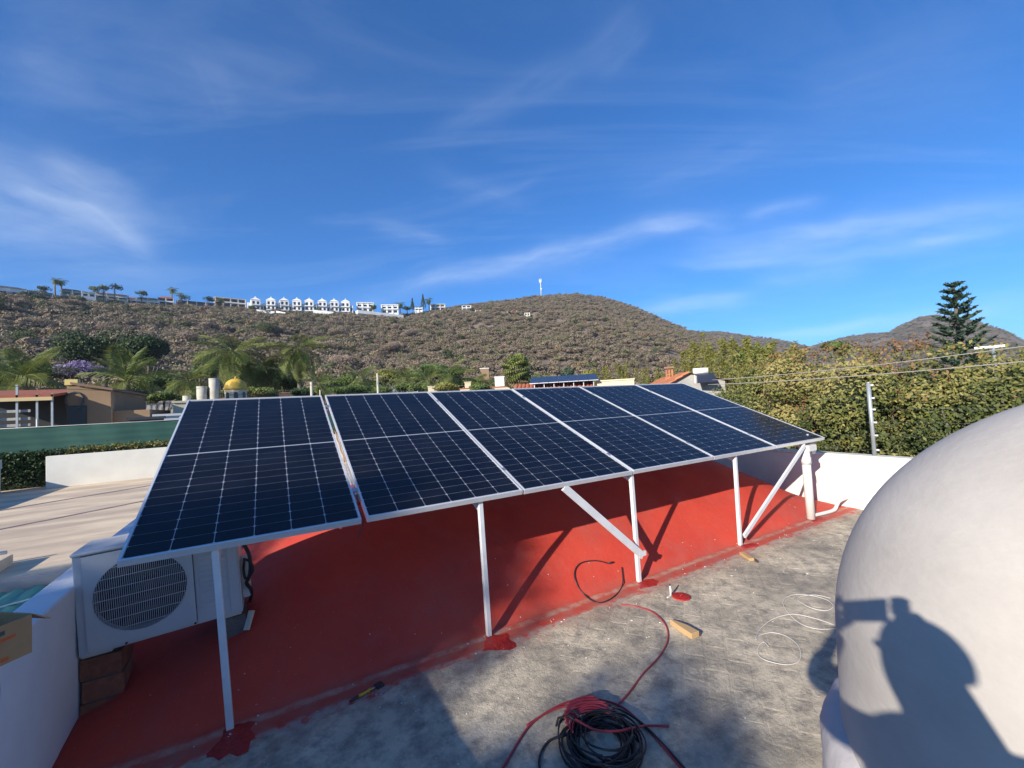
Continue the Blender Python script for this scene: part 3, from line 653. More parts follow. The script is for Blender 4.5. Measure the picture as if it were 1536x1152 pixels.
def offcut(label, pa, pb, w, h, wedge):
    a, b = at(*pa, 2, 0), at(*pb, 2, 0); l = math.hypot(b[0]-a[0], b[1]-a[1]); t = thing('wood_offcut', label, 'wood', (a[0], a[1], .006), math.atan2(b[1]-a[1], b[0]-a[0]))
    poly = [(0, 0), (l*.5, -w*.3), (l, -w*.5), (l*1.04, w*.45), (l*.55, w*.5), (l*.15, w*.25)] if wedge else [(0, -w/2), (l, -w/2), (l, w/2), (0, w/2)]
    MB().prism(poly, -.004, h-.006).build('timber', 'raw_wood', t, bevel=.003)
    MB().prism([(x*.98+.004, y+w*.16) for x, y in poly[3:]]+[(l*.15, w*.42), (l*.55, w*.66), (l*1.03, w*.58)][::-1] if wedge else [(l*.6, w*.5), (l*1.25, w*.45), (l*1.25, w*.75), (l*.6, w*.7)], -.004, h*.75-.006).build('bark', 'bark_dark', t)
offcut('wedge of pale split wood with dark bark lying on the roof floor', (1005, 937), (1043, 957), .075, .04, True)
offcut('small stick of yellow wood in front of the red pad of a rack post', (1113, 832), (1128, 842), .05, .03, False)
# loose flakes of plaster scattered over the floor and the foot of the vault
pmat('flake', (.66, .64, .6), .9)
fm = MB(); rr = random.Random(5)
for i in range(150):
    x = rr.uniform(.0, 6.8); y = rr.gauss(-.12, .28) if rr.random() < .7 else rr.uniform(-1.7, 0)
    if y > .6 or y < -1.9: continue
    z = vz(x, y) if y > -.1 else 0.002
    r_ = rr.uniform(.002, .0045) if rr.random() < .9 else rr.uniform(.005, .008)
    pl = [(x+r_*math.cos(a+rr.random())*rr.uniform(.6, 1.3), y+r_*math.sin(a)*rr.uniform(.6, 1.3)) for a in np.arange(5)*2*PI/5]
    fm.prism(pl, z-.001, z+rr.uniform(.002, .004))
fo = fm.build('plaster_flakes', 'flake'); kind(fo, 'stuff', 'white flakes of plaster scattered along the foot of the red vault')
# lead dangling from the wide gap between the first two panels
g0 = on_panel(PW+.018, .02, .03)
t = thing('dangling_lead', 'short black lead dangling from the wide gap between the first two solar panels', 'cable', g0)
MB().tube(catmull([(0, .10, .03), (0, .02, 0), (-.01, -.005, -.03), (-.03, -.01, -.07), (-.04, -.01, -.10)], 6), .004, 6).build('lead', 'black_cable', t)
t = thing('cable_pair', 'orange and brown leads lying in the wide gap between the first two solar panels', 'cable', on_panel(PW+.018, .4, .012))
dirv = np.array([0, math.cos(TILT), math.sin(TILT)])
MB().tube([tuple(dirv*a) for a in (-.12, .1, .3)], .006, 6).build('lead', 'white_cable', t); MB().tube([tuple(dirv*a+np.array([.002*math.sin(a*30), 0, .002])) for a in np.linspace(.38, .95, 14)], .006, 6).build('lead', pmat('tan_cable', (.42, .22, .10), .6), t)
MB().tube([tuple(dirv*a) for a in (-.22, -.16, -.11)], .008, 6).build('connector', 'fresh_red', t)
# electric fence on the end wall
pmat('roof_wire', (.10, .10, .10), .5)
fb = at(1312, 682, 0, WX1+.08); ft = at(1304, 575, 0, WX1+.08)
fp = thing('fence_post', 'galvanised electric fence post with insulators on the white end wall', 'post', (WX1+.08, fb[1], .715))
MB().tube([(0, 0, 0), (0, 0, ft[2]-.715)], .024, 10).build('pole', 'galvanised', fp); MB().tube([(0, 0, ft[2]-.717), (0, 0, ft[2]-.70)], .027, 10).build('cap', 'galvanised', fp)
fz = [.08, .27, .44, .61, .76, .93]
for z in fz: MB().tube([(0, -.02, z), (0, -.055, z)], .013, 8).build('insulator', 'white_cable', fp)
for i, z in enumerate(fz):
    lab = ['lowest', 'second', 'third', 'fourth', 'fifth', 'topmost'][i]
    w_ = MB().tube([(WX1+.08, -6, .715+z), (WX1+.08, fb[1]-.055, .715+z), (WX1+.08, 6.4, .715+z)], .0012, 5).build('fence_wire', 'roof_wire'); tag(w_, f'{lab} thin wire of the electric fence over the white end wall', 'wire', 'electric fence wires')
# ================================================================== plants: makers
pmat('trunk_grey', (.16, .13, .105), .9, (.10, .08, .065), scale=8, bump=.6, bscale=30)
pmat('trunk_palm', (.24, .20, .155), .9, (.15, .12, .09), scale=3, bump=.6, stretch=(1, 1, 6))
pmat('palm_stem', (.16, .17, .045), .6)
leafmat('leaf_green', [(0, (.04, .065, .02)), (.5, (.095, .14, .036)), (1, (.17, .21, .058))], objramp=[(0, (.8, .9, .8)), (1, (1.2, 1.1, 1.0))])
leafmat('leaf_dark', [(0, (.014, .032, .013)), (.5, (.032, .064, .022)), (1, (.062, .098, .03))])
leafmat('leaf_hedge', [(0, (.05, .07, .022)), (.35, (.115, .135, .036)), (.6, (.21, .20, .05)), (.8, (.34, .29, .10)), (.93, (.30, .14, .05)), (1, (.50, .30, .05))])
leafmat('leaf_rust', [(0, (.08, .055, .026)), (.4, (.22, .115, .05)), (.7, (.29, .16, .07)), (1, (.19, .17, .05))])
leafmat('leaf_yellow', [(0, (.11, .125, .028)), (.5, (.22, .215, .048)), (1, (.33, .30, .08))])
leafmat('leaf_purple', [(0, (.12, .09, .18)), (.5, (.22, .17, .32)), (1, (.33, .27, .44))])
leafmat('leaf_red', [(0, (.18, .02, .015)), (.6, (.32, .045, .03)), (1, (.10, .08, .03))])
leafmat('leaf_palm', [(0, (.07, .10, .027)), (.5, (.14, .18, .05)), (1, (.25, .27, .08))], objramp=[(0, (.75, .85, .8)), (1, (1.25, 1.15, 1.0))], trans=.3)
leafmat('leaf_palm_dry', [(0, (.16, .12, .06)), (1, (.27, .21, .11))])
leafmat('leaf_pine', [(0, (.02, .04, .026)), (.5, (.045, .075, .045)), (1, (.085, .12, .065))], trans=.1)
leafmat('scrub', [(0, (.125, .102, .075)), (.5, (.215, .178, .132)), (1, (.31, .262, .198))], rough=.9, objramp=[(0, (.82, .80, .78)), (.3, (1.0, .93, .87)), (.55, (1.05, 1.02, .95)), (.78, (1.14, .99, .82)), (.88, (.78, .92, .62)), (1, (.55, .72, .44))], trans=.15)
leafmat('dry_twigs', [(0, (.085, .07, .055)), (.45, (.22, .183, .145)), (1, (.38, .32, .25))], rough=.9, objramp=[(0, (.85, .82, .84)), (.5, (1.05, .95, .92)), (1, (1.12, 1.05, .88))], trans=.2)
leafmat('scrub_green', [(0, (.022, .040, .016)), (.5, (.05, .078, .028)), (1, (.09, .115, .042))], rough=.8, objramp=[(0, (.8, .8, .8)), (1, (1.2, 1.15, 1.0))], trans=.15)
GZ = -3.2                                                  # street level below the roof

def crown_points(n, rx, ry, rz, lobes=9, seed=0, shell=.55, flat=.25):
    """points spread through a crown made of overlapping clumps"""
    r = np.random.default_rng(seed); C_ = rand_unit(lobes, r); C_[:, 2] = np.abs(C_[:, 2])*1.1-flat
    C_ *= r.uniform(.35, .72, lobes)[:, None]; R_ = r.uniform(.30, .52, lobes)
    k = r.integers(0, lobes, n); d = rand_unit(n, r); rad = R_[k]*(shell+(1-shell)*r.random(n)**.5)
    p = C_[k]+d*rad[:, None]; tone = np.clip(.5+.28*d[:, 2]+r.normal(0, .22, n)+.1*(k % 3-1), 0, 1)  # tone rises on upward sides: light from above put into the leaf colour
    return p*np.array([rx, ry, rz]), tone, d
def tree(label, base, h, rx, rz, n, leaf, m='leaf_green', seed=0, name='tree', cat='tree', group=None, lobes=10, ry=None, trunk_r=None, aspect=.55, rotz=0.0, shell=.5):
    """a tree: tapered trunk with limbs and a crown of leaf faces; base is the foot, h the height of the crown's centre above it"""
    t = thing(name, label, cat, base, rotz, group); r = random.Random(seed); tr = trunk_r or max(.06, rx*.06)
    mb = MB(); top = h-.15*rz
    mb.tube([(0, 0, -.2), (r.uniform(-.1, .1)*rx*.3, r.uniform(-.1, .1)*rx*.3, top*.5), (0, 0, top)], [tr*1.25, tr, tr*.6], 8)
    for i in range(7):
        a = i*2*PI/7+r.random(); z0 = top*r.uniform(.55, .95); e = (rx*.62*math.cos(a), (ry or rx)*.62*math.sin(a), h+rz*r.uniform(-.25, .5))
        mb.tube([(0, 0, z0), (e[0]*.45, e[1]*.45, (z0+e[2])/2+.1*rz), e], [tr*.5, tr*.3, tr*.08], 5)
    mb.build('trunk', 'trunk_grey', t)
    p, tone, d = crown_points(n, rx, ry or rx, rz, lobes, seed, shell)
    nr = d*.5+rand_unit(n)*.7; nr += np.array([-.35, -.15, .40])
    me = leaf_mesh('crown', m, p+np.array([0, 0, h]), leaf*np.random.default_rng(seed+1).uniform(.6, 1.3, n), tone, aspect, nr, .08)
    mesh_obj('crown', me, t)
    return t
# palm fronds: an arching rib with two rows of leaflets
def frond_mesh(name, ln, droop, nl, lw, m='leaf_palm', seed=0, hang=.5):
    r = np.random.default_rng(seed); s = np.linspace(0.12, 1, nl)
    def rib(t): a = t*droop; return np.stack([ln*(np.sin(a)/max(droop, .01) if droop > .01 else t), 0*t, ln*((np.cos(a)-1)/droop)], -1)
    P = rib(s); V = []; F = []; T = []
    for i in range(nl):
        tang = rib(s[i:i+1]+.01)[0]-rib(s[i:i+1]-.01)[0]; tang /= np.linalg.norm(tang)
        l = ln*.36*math.sin(PI*min(1, .18+.86*s[i]))**.7*r.uniform(.8, 1.1)
        for sd in (-1, 1):
            d = tang*.55+np.array([0, sd*.85, 0]); d /= np.linalg.norm(d); e = P[i]+d*l*.6+np.array([0, 0, .04*l]); e2 = P[i]+d*l+np.array([0, 0, -hang*l])
            w = tang*lw*.5; o = len(V); V += [P[i]-w, P[i]+w, e+w, e-w, e2]; F += [(o, o+1, o+2, o+3), (o+3, o+2, o+4)]; tn = float(np.clip(r.normal(.5, .22), 0, 1)); T += [tn, tn]
    ribp = rib(np.linspace(0, 1, 9)); mb = MB(); mb.tube([tuple(p) for p in ribp], list(np.linspace(ln*.012, ln*.003, 9)), 4)
    o = len(V); V += [np.array(p) for p in mb.v]; F += [tuple(i+o for i in f) for f in mb.f]; T += [.9]*len(mb.f)
    me = bpy.data.meshes.new(name); me.from_pydata([tuple(p) for p in V], [], F); a = me.attributes.new('tone', 'FLOAT', 'FACE'); a.data.foreach_set('value', np.array(T, np.float32)); me.materials.append(MATS[m]); me.update(); return me
FR = [frond_mesh('frond', 1.0, d, 27, .019, seed=i, hang=hg) for i, (d, hg) in enumerate([(.7, .35), (1.1, .5), (1.5, .7), (.4, .25)])]
FRD = frond_mesh('frond', 1.0, 1.4, 24, .02, 'leaf_palm_dry', 9, .8)
def palm(label, u, v, dist, size, n=18, seed=0, trunk_r=.16, upright=.35, crownshaft=False, group='palms between the houses', zb=GZ):
    c = dp(u, v, dist); r = random.Random(seed); t = thing('palm_tree', label, 'palm', (c[0], c[1], zb), 0, group); h = c[2]-zb
    mb = MB(); k = 12; lean = r.uniform(-.03, .03)*h
    mb.tube([(lean*math.sin(PI*i/k), 0, h*i/k) for i in range(k+1)], [trunk_r*(1.25-.45*i/k+(.06 if i % 2 else 0)) for i in range(k+1)], 10); mb.build('trunk', 'trunk_palm', t)
    if crownshaft: MB().tube([(0, 0, h-.75), (0, 0, h-.3), (0, 0, h+.1)], [trunk_r*.85, trunk_r*.9, trunk_r*.3], 10).build('crown_shaft', 'palm_stem', t)
    for i in range(n):
        a = i*2.39996+r.uniform(-.2, .2); el = upright*1.9-1.55*(i/n)*1.1+r.uniform(-.12, .12); me = FR[0 if el > .3 else 1 if el > -.25 else 2]
        share('frond', me, t, (0, 0, h), (r.uniform(-.25, .25), -el, a), size*r.uniform(.85, 1.12))
    for i in range(2 if not crownshaft else 1): share('dead_frond', FRD, t, (0, 0, h-.1), (0, 1.0+r.random()*.3, r.uniform(0, 6)), size*.8)
    return t
def fan_leaf(name, m, seed):
    r = np.random.default_rng(seed); V = [(0, 0, 0)]; F = []; T = []; k = 15
    for i in range(k):
        a = (i/(k-1)-.5)*3.6; b = a+3.6/k*.8; p = .55; V += [(.45+p*math.cos(a), p*math.sin(a), -.04), (.45+p*math.cos(b), p*math.sin(b), -.02), (.45+p*.98*math.cos((a+b)/2), p*.98*math.sin((a+b)/2), -.16)]
        V.append((.45, 0, .02)); o = len(V)-4; F += [(o+3, o, o+1), (o, o+2, o+1)]; tn = float(np.clip(r.normal(.6, .2), 0, 1)); T += [tn, tn]
    V += [(0, -.012, 0), (0, .012, 0), (.45, .008, .02), (.45, -.008, .02)]; o = len(V)-4; F.append((o, o+1, o+2, o+3)); T.append(.8)
    me = bpy.data.meshes.new(name); me.from_pydata(V, [], F); a = me.attributes.new('tone', 'FLOAT', 'FACE'); a.data.foreach_set('value', np.array(T, np.float32)); me.materials.append(MATS[m]); me.update(); return me
def fan_palm(label, u, v, dist, size, seed=0):
    c = dp(u, v, dist); r = random.Random(seed); t = thing('palm_tree', label, 'palm', (c[0], c[1], GZ), 0, 'palms between the houses'); h = c[2]-GZ
    MB().tube([(0, 0, 0), (0, 0, h)], [.24, .17], 10).build('trunk', 'trunk_palm', t)
    A = [fan_leaf('fan_leaf', 'leaf_palm', i) for i in range(2)]; D = fan_leaf('dry_leaf', 'leaf_palm_dry', 5)
    for i in range(46):
        a = i*2.39996; f = i/46; el = 1.35-2.5*f
        share('fan_leaf' if f < .74 else 'dry_leaf', A[i % 2] if f < .74 else D, t, (0, 0, h-.5*f*size), (r.uniform(-.3, .3), -el, a), size*r.uniform(.8, 1.1))
    return t
def bamboo(label, u, v, dist, h, seed=0, m='leaf_yellow', culms=7, spread=.5, group='bamboo clumps behind the tiled houses'):
    c = dp(u, v, dist); t = thing('bamboo_clump', label, 'bamboo', (c[0], c[1], GZ), 0, group); top = c[2]-GZ; r = np.random.default_rng(seed); mb = MB(); cen = []; ton = []
    for k in range(culms):
        a = r.uniform(0, 6.28); q = spread*r.uniform(.2, 1); hh = top*r.uniform(.80, 1.0) if k else top; bx, by = q*math.cos(a), q*math.sin(a); lx, ly = r.normal(0, .25, 2)
        mb.tube([(bx, by, 0), (bx+lx*.3, by+ly*.3, hh*.6), (bx+lx, by+ly, hh)], [.035, .028, .006], 5)
        n = 330; z = hh*(1-r.random(n)**1.6*.75); s_ = (z/hh); w = .12+.55*(1-s_)**.7
        d = rand_unit(n, r); cen.append(np.stack([bx+lx*s_**2+d[:, 0]*w, by+ly*s_**2+d[:, 1]*w, z+d[:, 2]*.15], 1)); ton.append(np.clip(r.normal(.5, .25, n), 0, 1))
    mb.build('culms', 'palm_stem', t); cen = np.concatenate(cen); n = len(cen); dr = rand_unit(n, r); dr[:, 2] = dr[:, 2]*.4-.4
    mesh_obj('foliage', leaf_mesh('foliage', m, cen, r.uniform(.16, .34, n), np.concatenate(ton), .22, rand_unit(n, r), 0, dr), t); return t
# ================================================================== the neighbours: terraces, fences, hedge
tr_ = MB().box((-11, 4.1, -.25), (6.5, 17.0, 0.0)).build('terrace', 'terrace_skin'); kind(tr_, 'structure')
kb = MB().box((-11, 4.02, -.12), (WX0-.16, 4.098, .02)).build('terrace_kerb', pmat('kerb_grey', (.34, .33, .34), .85, (.28, .27, .28), scale=4)); kind(kb, 'structure')
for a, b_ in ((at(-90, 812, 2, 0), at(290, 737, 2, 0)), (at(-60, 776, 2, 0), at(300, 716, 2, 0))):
    MB().bar((a[0], a[1], .004), (b_[0], b_[1], .004), .085, .012).build('wire_shadow', 'wire_shadow_dark', tr_)  # thin dark strips standing in for the shadows of overhead wires
pw_ = thing('parapet_wall', 'long sunlit white wall across the far side of the beige terrace', 'wall', (-1.0, 13.6, 0)); MB().box((-3.68, 0, 0), (6.8, .16, .875)).build('wall_body', 'white_wall', pw_, bevel=.01)
sw = thing('parapet_wall', 'low white wall at the edge of the terrace that shades its corner', 'wall', (-5.62, 9.0, 0)); MB().box((-.16, -4.8, 0), (0, 4.9, .62)).build('wall_body', 'white_wall', sw, bevel=.01); MB().box((-.10, 4.7, .62), (.02, 4.9, .86)).build('end_pier', 'white_wall', sw)
lb = at(0, 852, 2, 0)
bb = thing('roof_curb', 'low beige curb block with a white pipe on the edge of the terrace', 'curb', (-2.75, 4.62, 0)); MB().box((-.6, -.38, .0), (.62, .30, .13)).build('block', 'terrace_skin', bb, bevel=.01); MB().tube([(-.6, .24, .155), (.55, .34, .155)], .022, 8).build('pipe', 'pvc_white', bb)
# green ribbed sheet roof over the patio beside our wall
pmat('green_sheet', (.10, .30, .24), .65, (.18, .40, .33), scale=1.4, spec=.15, bump=.1); pmat('sheet_streak', (.5, .55, .52), .6)
gs = MB(); nx = 60
xs = np.linspace(-6.5, WX0-.17, nx*3)
vs = [(x, y, -.075+.018*math.sin(x*2*PI/.15)) for x in xs for y in (-3.0, 4.0)]
gs.add(vs, [(2*i, 2*i+2, 2*i+3, 2*i+1) for i in range(len(xs)-1)], True)
g_ = thing('patio_roof', 'green ribbed plastic roof over the patio beside the shaded white wall', 'roof', (0, 0, 0)); gs.build('sheet', 'green_sheet', g_)
for x, y in ((-1.55, 3.45), (-1.25, 3.65), (-1.9, 3.2)): MB().bar((x-.18, y-.10, -.052), (x+.16, y+.06, -.052), .035, .006).build('pale_streak', 'sheet_streak', g_)  # short pale strips laid across the ribs of the sheet
MB().box((-6.5, -3.0, -.30), (WX0-.17, -2.9, -.10)).build('beam', 'steel_white', g_)
for y in (1.0, 3.9): MB().box((-6.5, y, -.20), (WX0-.17, y+.06, -.10)).build('beam', 'steel_white', g_)
patio = MB().box((-11, -8, GZ), (WX0-.16, 4.0, GZ+.1)).build('patio', 'terrace_skin'); kind(patio, 'structure')
house_under = thing('own_house', 'plain body of the house below the roof terrace', 'house', (3.5, -1, GZ)); MB().box((-3.79, -6.0, 0), (4.1, 4.9, 2.94)).build('wall', 'white_wall', house_under)
nb_ = thing('neighbour_house', 'plain body of the house below the beige terrace', 'house', (-2.2, 10.5, GZ)); MB().box((-8.7, -6.3, 0), (8.6, 6.4, 2.94)).build('wall', 'white_wall', nb_)

# clipped hedge and mesh fence behind the terrace
def hedge_strip(label, a, b, h, depth, n, m='leaf_dark', leaf=.07, seed=0):
    r = np.random.default_rng(seed); a, b = np.array(a, float), np.array(b, float); t = thing('clipped_hedge', label, 'hedge', ((a[0]+b[0])/2, (a[1]+b[1])/2, a[2])); ox = np.array(t.location)
    f = r.random(n); x = a+(b-a)*f[:, None]; pz = r.random(n)**.7*h; front = r.random(n) < .6
    yy = np.where(front, -depth/2+r.normal(0, .03, n), r.uniform(-depth/2, depth/2, n)); pz = np.where(front, pz, h+r.normal(0, .05, n))
    p = x.copy(); p[:, 1] += yy; p[:, 2] += pz
    mesh_obj('foliage', leaf_mesh('foliage', m, p-ox, r.uniform(.6, 1.3, n)*leaf, np.clip(r.normal(.45, .25, n), 0, 1), .6, None, .06), t)
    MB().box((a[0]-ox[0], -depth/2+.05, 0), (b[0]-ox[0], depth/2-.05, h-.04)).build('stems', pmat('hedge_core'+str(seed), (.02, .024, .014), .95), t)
hedge_strip('dark clipped hedge in the gap of the terrace wall, below the green mesh fence', (-9.5, 14.5, 0), (-4.55, 14.5, 0), .93, .5, 9000, seed=1)
hedge_strip('thin line of dry hedge showing above the far white terrace wall', (-4.5, 14.5, 0), (3.5, 14.5, 0), .98, .5, 8000, 'leaf_hedge', seed=2)
ld_ = MB().box((-9.5, 14.80, .90), (3.5, 14.9, .955)).build('ledge', pmat('ledge_pink', (.42, .26, .18), .85)); tag(ld_, 'narrow terracotta ledge running along the foot of the green mesh fence', 'ledge')
def make_net():
    m, t, nn, b = nodes('green_net'); P = nn('ShaderNodeNewGeometry').outputs['Position']
    c = mixc(t, nn, noise_mask(t, nn, P, 2, .3, .7, 6), (.011, .062, .048), (.022, .092, .070))
    wv = nn('ShaderNodeTexWave', Scale=1.6, Distortion=1.5, Detail=2); wv.bands_direction = 'Z'; t.links.new(P, wv.inputs['Vector'])
    c = mixc(t, nn, mth(t, nn, 'MULTIPLY', wv.outputs['Fac'], .4), c, (.04, .12, .095)); t.links.new(c, b.inputs['Base Color']); b.inputs['Roughness'].default_value = .8
make_net()
mf = thing('mesh_fence', 'dark green shade net fence stretched beyond the white terrace wall', 'fence', (-3.0, 15.2, .9))
nm = MB(); k = 120; vs = []
for i in range(k+1):
    x = -6.5+12.8*i/k
    for j, z in enumerate((0, .2, .4, .6, .79)): vs.append((x, .02*math.sin(x*2.3)+.018*math.sin(x*7+z*6)*(1-abs(z-.4)), z+.012*math.sin(x*1.9)*(j == 4)))
nm.add(vs, [(i*5+j, (i+1)*5+j, (i+1)*5+j+1, i*5+j+1) for i in range(k) for j in range(4)], True); nm.build('net', 'green_net', mf)
MB().tube([(-6.5, -.01, .80), (0, -.01, .79), (6.3, -.01, .80)], .008, 6).build('top_wire', 'white_cable', mf)
for x in (-5.2, -2.4, .25, 2.6): MB().tube([(x, .06, -1.0), (x, .06, .80 if x != -2.4 else 1.02)], .022, 8).build('post', 'white_cable', mf)

# the tall overgrown hedge beyond the end wall: shrubs side by side
r0 = np.random.default_rng(3)
def shrub(label, x, y, top, rx, ry, n, m, seed, rust=.0, leaf=.085, zb=-2.4, name='hedge_shrub'):
    t = thing(name, label, 'shrub', (x, y, zb), 0, 'overgrown hedge beyond the end wall'); r = np.random.default_rng(seed); H = top-zb
    mb = MB()
    for i in range(8):
        a = i*.8; e = (rx*.6*math.cos(a), ry*.6*math.sin(a), H*r.uniform(.7, .95)); mb.tube([(.15*math.cos(a), .15*math.sin(a), 0), (e[0]*.5, e[1]*.5, H*.45), e], [.05, .035, .01], 5)
    mb.build('stems', 'trunk_grey', t)
    L_ = 24; C_ = np.stack([r.uniform(-.8, .8, L_)*rx, r.uniform(-.8, .8, L_)*ry, H*r.uniform(.42, .93, L_)], 1); R_ = r.uniform(.20, .60, L_)
    kx = r.integers(0, L_, n); d = rand_unit(n, r); d[:, 0] -= .25; rad = R_[kx]*(.55+.45*r.random(n)**.5); p = C_[kx]+d*rad[:, None]
    p[:, 2] = np.minimum(p[:, 2], H+.12*np.sin(p[:, 1]*5+seed)+.08*np.sin(p[:, 1]*11+p[:, 0]*7)+np.abs(r.normal(0, .09, n))); lobe_t = r.normal(0, .21, L_)[kx]
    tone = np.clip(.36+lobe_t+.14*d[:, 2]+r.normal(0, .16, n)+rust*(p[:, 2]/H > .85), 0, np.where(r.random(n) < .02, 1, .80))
    nr = d*.35+rand_unit(n, r)*.6; nr += np.array([-.55, -.22, .35])
    # loose shoots that break the outline
    sp, st_, sn = [], [], []
    for q in range(26):
        bx, by = r.uniform(-.9, .9)*rx, r.uniform(-.95, .95)*ry; hh = r.uniform(.06, .24); lx, ly = r.normal(0, .12, 2); ft = r.uniform(.3, .8)
        for e in np.linspace(0, 1, int(8+hh*40)):
            sp.append((bx+lx*e+r.normal(0, .03), by+ly*e+r.normal(0, .03), H-.12+hh*e)); st_.append(np.clip(ft+r.normal(0, .12), 0, .9)); sn.append((-.4+r.normal(0, .5), r.normal(0, .5), .4+r.normal(0, .4)))
    p = np.concatenate([p, np.array(sp)]); tone = np.concatenate([tone, st_]); nr = np.concatenate([nr, np.array(sn)]); n = len(p)
    mesh_obj('foliage', leaf_mesh('foliage', m, p, leaf*r.uniform(.55, 1.35, n), tone, .5, nr, .10), t); return t
X0 = WX1+1.5
sh = [('bushy olive green shrub of the tall hedge, next to the grey gable house', X0+.7, 2.45, 2.15, .9, .8, 20000, 'leaf_hedge', 22, .05),
      ('green and yellow shrub of the tall hedge above the panel corner', X0+.4, 1.75, 2.28, 1.0, .9, 26000, 'leaf_hedge', 23, .12),
      ('mixed green shrub of the tall hedge behind the electric fence post', X0+.3, .75, 2.24, 1.0, .9, 28000, 'leaf_hedge', 24, .16),
      ('dark green shrub of the tall hedge below the conifer', X0+.4, -.4, 2.12, 1.0, .9, 28000, 'leaf_hedge', 25, .05),
      ('yellowing shrub of the tall hedge rising behind the dome', X0+.5, -1.5, 2.04, 1.0, .9, 26000, 'leaf_hedge', 26, .12)]
for a in sh: shrub(*a, leaf=.058)
shrub('rust brown dying shrub top sticking out of the tall hedge', X0+.35, 1.25, 2.36, .55, .6, 7000, 'leaf_rust', 31, leaf=.055)
shrub('second rust brown shrub in the tall hedge near the conifer', X0+.5, .15, 2.28, .5, .55, 6000, 'leaf_rust', 32, leaf=.055)
shrub('red flowering shrub at the end of the tall hedge behind the dome', X0+1.0, -2.3, 2.12, .8, .7, 8000, 'leaf_red', 33, leaf=.055)
shrub('low dark shrub filling the foot of the hedge behind the white end wall', X0-.05, 1.2, 1.5, .8, 1.5, 18000, 'leaf_hedge', 34, leaf=.058)
shrub('low leafy shrub filling the foot of the hedge behind the dome', X0-.05, -1.3, 1.5, .8, 1.5, 16000, 'leaf_hedge', 35, leaf=.058)
pmat('cable_grey', (.30, .28, .25), .7)
# overhead cables crossing in front of the hedge
def span(label, pa, da, pb, db, sag, r=.010, m='white_cable'):
    a, b = (dp(*pa, da), dp(*pb, db)) if da else (at(*pa, 0, db), at(*pb, 0, db)); pts = [tuple(a+(b-a)*t-np.array([0, 0, sag*4*t*(1-t)])) for t in np.linspace(0, 1, 24)]
    o = MB().tube(pts, r, 6).build('overhead_cable', m if m != 'white_cable' else 'cable_grey'); return tag(o, label, 'cable')
span('upper pale overhead cable sagging across the hedge towards the bracket pole', (1068, 570), 0, (1640, 505), 7.75, .05, .0055)
span('lower pale overhead cable sagging across the hedge', (1062, 577), 0, (1640, 532), 7.72, .04, .006)
bp_ = at(1490, 521, 0, 9.6); t = thing('bracket_pole', 'short T-shaped bracket pole above the hedge, beside the conifer', 'pole', (bp_[0], bp_[1], -2.4)); MB().tube([(0, 0, 0), (0, 0, bp_[2]+2.4)], .018, 8).build('pole', 'galvanised', t); MB().bar((-.03, .18, bp_[2]+2.41), (.03, -.12, bp_[2]+2.41), .03, .035).build('cross_arm', 'galvanised', t)
# ================================================================== ground, hills, scrub
pmat('dry_ground', (.17, .135, .095), .95, (.115, .09, .065), scale=.12, bump=.3, bscale=1)
def make_hill_mat():
    m, t, nn, b = nodes('hill_soil'); P = nn('ShaderNodeNewGeometry').outputs['Position']
    c = mixc(t, nn, noise_mask(t, nn, P, .05, .35, .65, 8), (.15, .115, .083), (.22, .165, .117))
    c = mixc(t, nn, noise_mask(t, nn, P, .018, .56, .66, 7), c, (.33, .265, .185))
    t.links.new(c, b.inputs['Base Color']); b.inputs['Roughness'].default_value = .95
make_hill_mat()
pmat('far_soil', (.115, .092, .078), .95, (.16, .128, .10), scale=.012, detail=8)
g = MB().add([(-4000, -1500, GZ), (4500, -1500, GZ), (4500, 5000, GZ), (-4000, 5000, GZ)], [(0, 1, 2, 3)]).build('ground', 'dry_ground'); kind(g, 'structure')
def sky_table(pts):
    rows = sorted((az_of(u, v), ray(u, v)[2]/math.hypot(*ray(u, v)[:2]), d) for u, v, d in pts); return np.array(rows)
NEAR = sky_table([(-500, 425, 260), (-200, 432, 300), (0, 440, 330), (60, 442, 335), (100, 445, 340), (200, 454, 345), (300, 459, 350), (372, 463, 355), (450, 466, 360), (530, 470, 368), (600, 473, 385), (640, 468, 410), (680, 460, 440), (740, 452, 490), (800, 444, 550), (860, 440, 600),
                  (900, 444, 610), (950, 459, 620), (1000, 481, 640), (1050, 500, 680), (1100, 515, 720), (1160, 540, 760), (1250, 570, 800), (1400, 590, 800), (1700, 600, 800)])
FAR = sky_table([(800, 560, 1300), (960, 520, 1300), (1030, 497, 1250), (1080, 497, 1200), (1120, 503, 1200), (1170, 509, 1250), (1215, 520, 1350), (1240, 513, 1400), (1262, 505, 1400), (1290, 501, 1380), (1335, 498, 1350), (1350, 488, 1350), (1380, 475, 1350), (1400, 472, 1350), (1440, 477, 1350), (1480, 486, 1350), (1510, 496, 1350), (1536, 512, 1350), (1600, 540, 1300), (1750, 560, 1300)])
def vnoise(x, y, s, seed):
    r = np.random.default_rng(seed); out = np.zeros_like(x)
    for k in range(6):
        a = r.uniform(0, 6.28); f = s*(1.0+.55*k); out += np.sin((x*np.cos(a)+y*np.sin(a))*f+r.uniform(0, 6.28))/(1+.5*k)
    return out/2.2
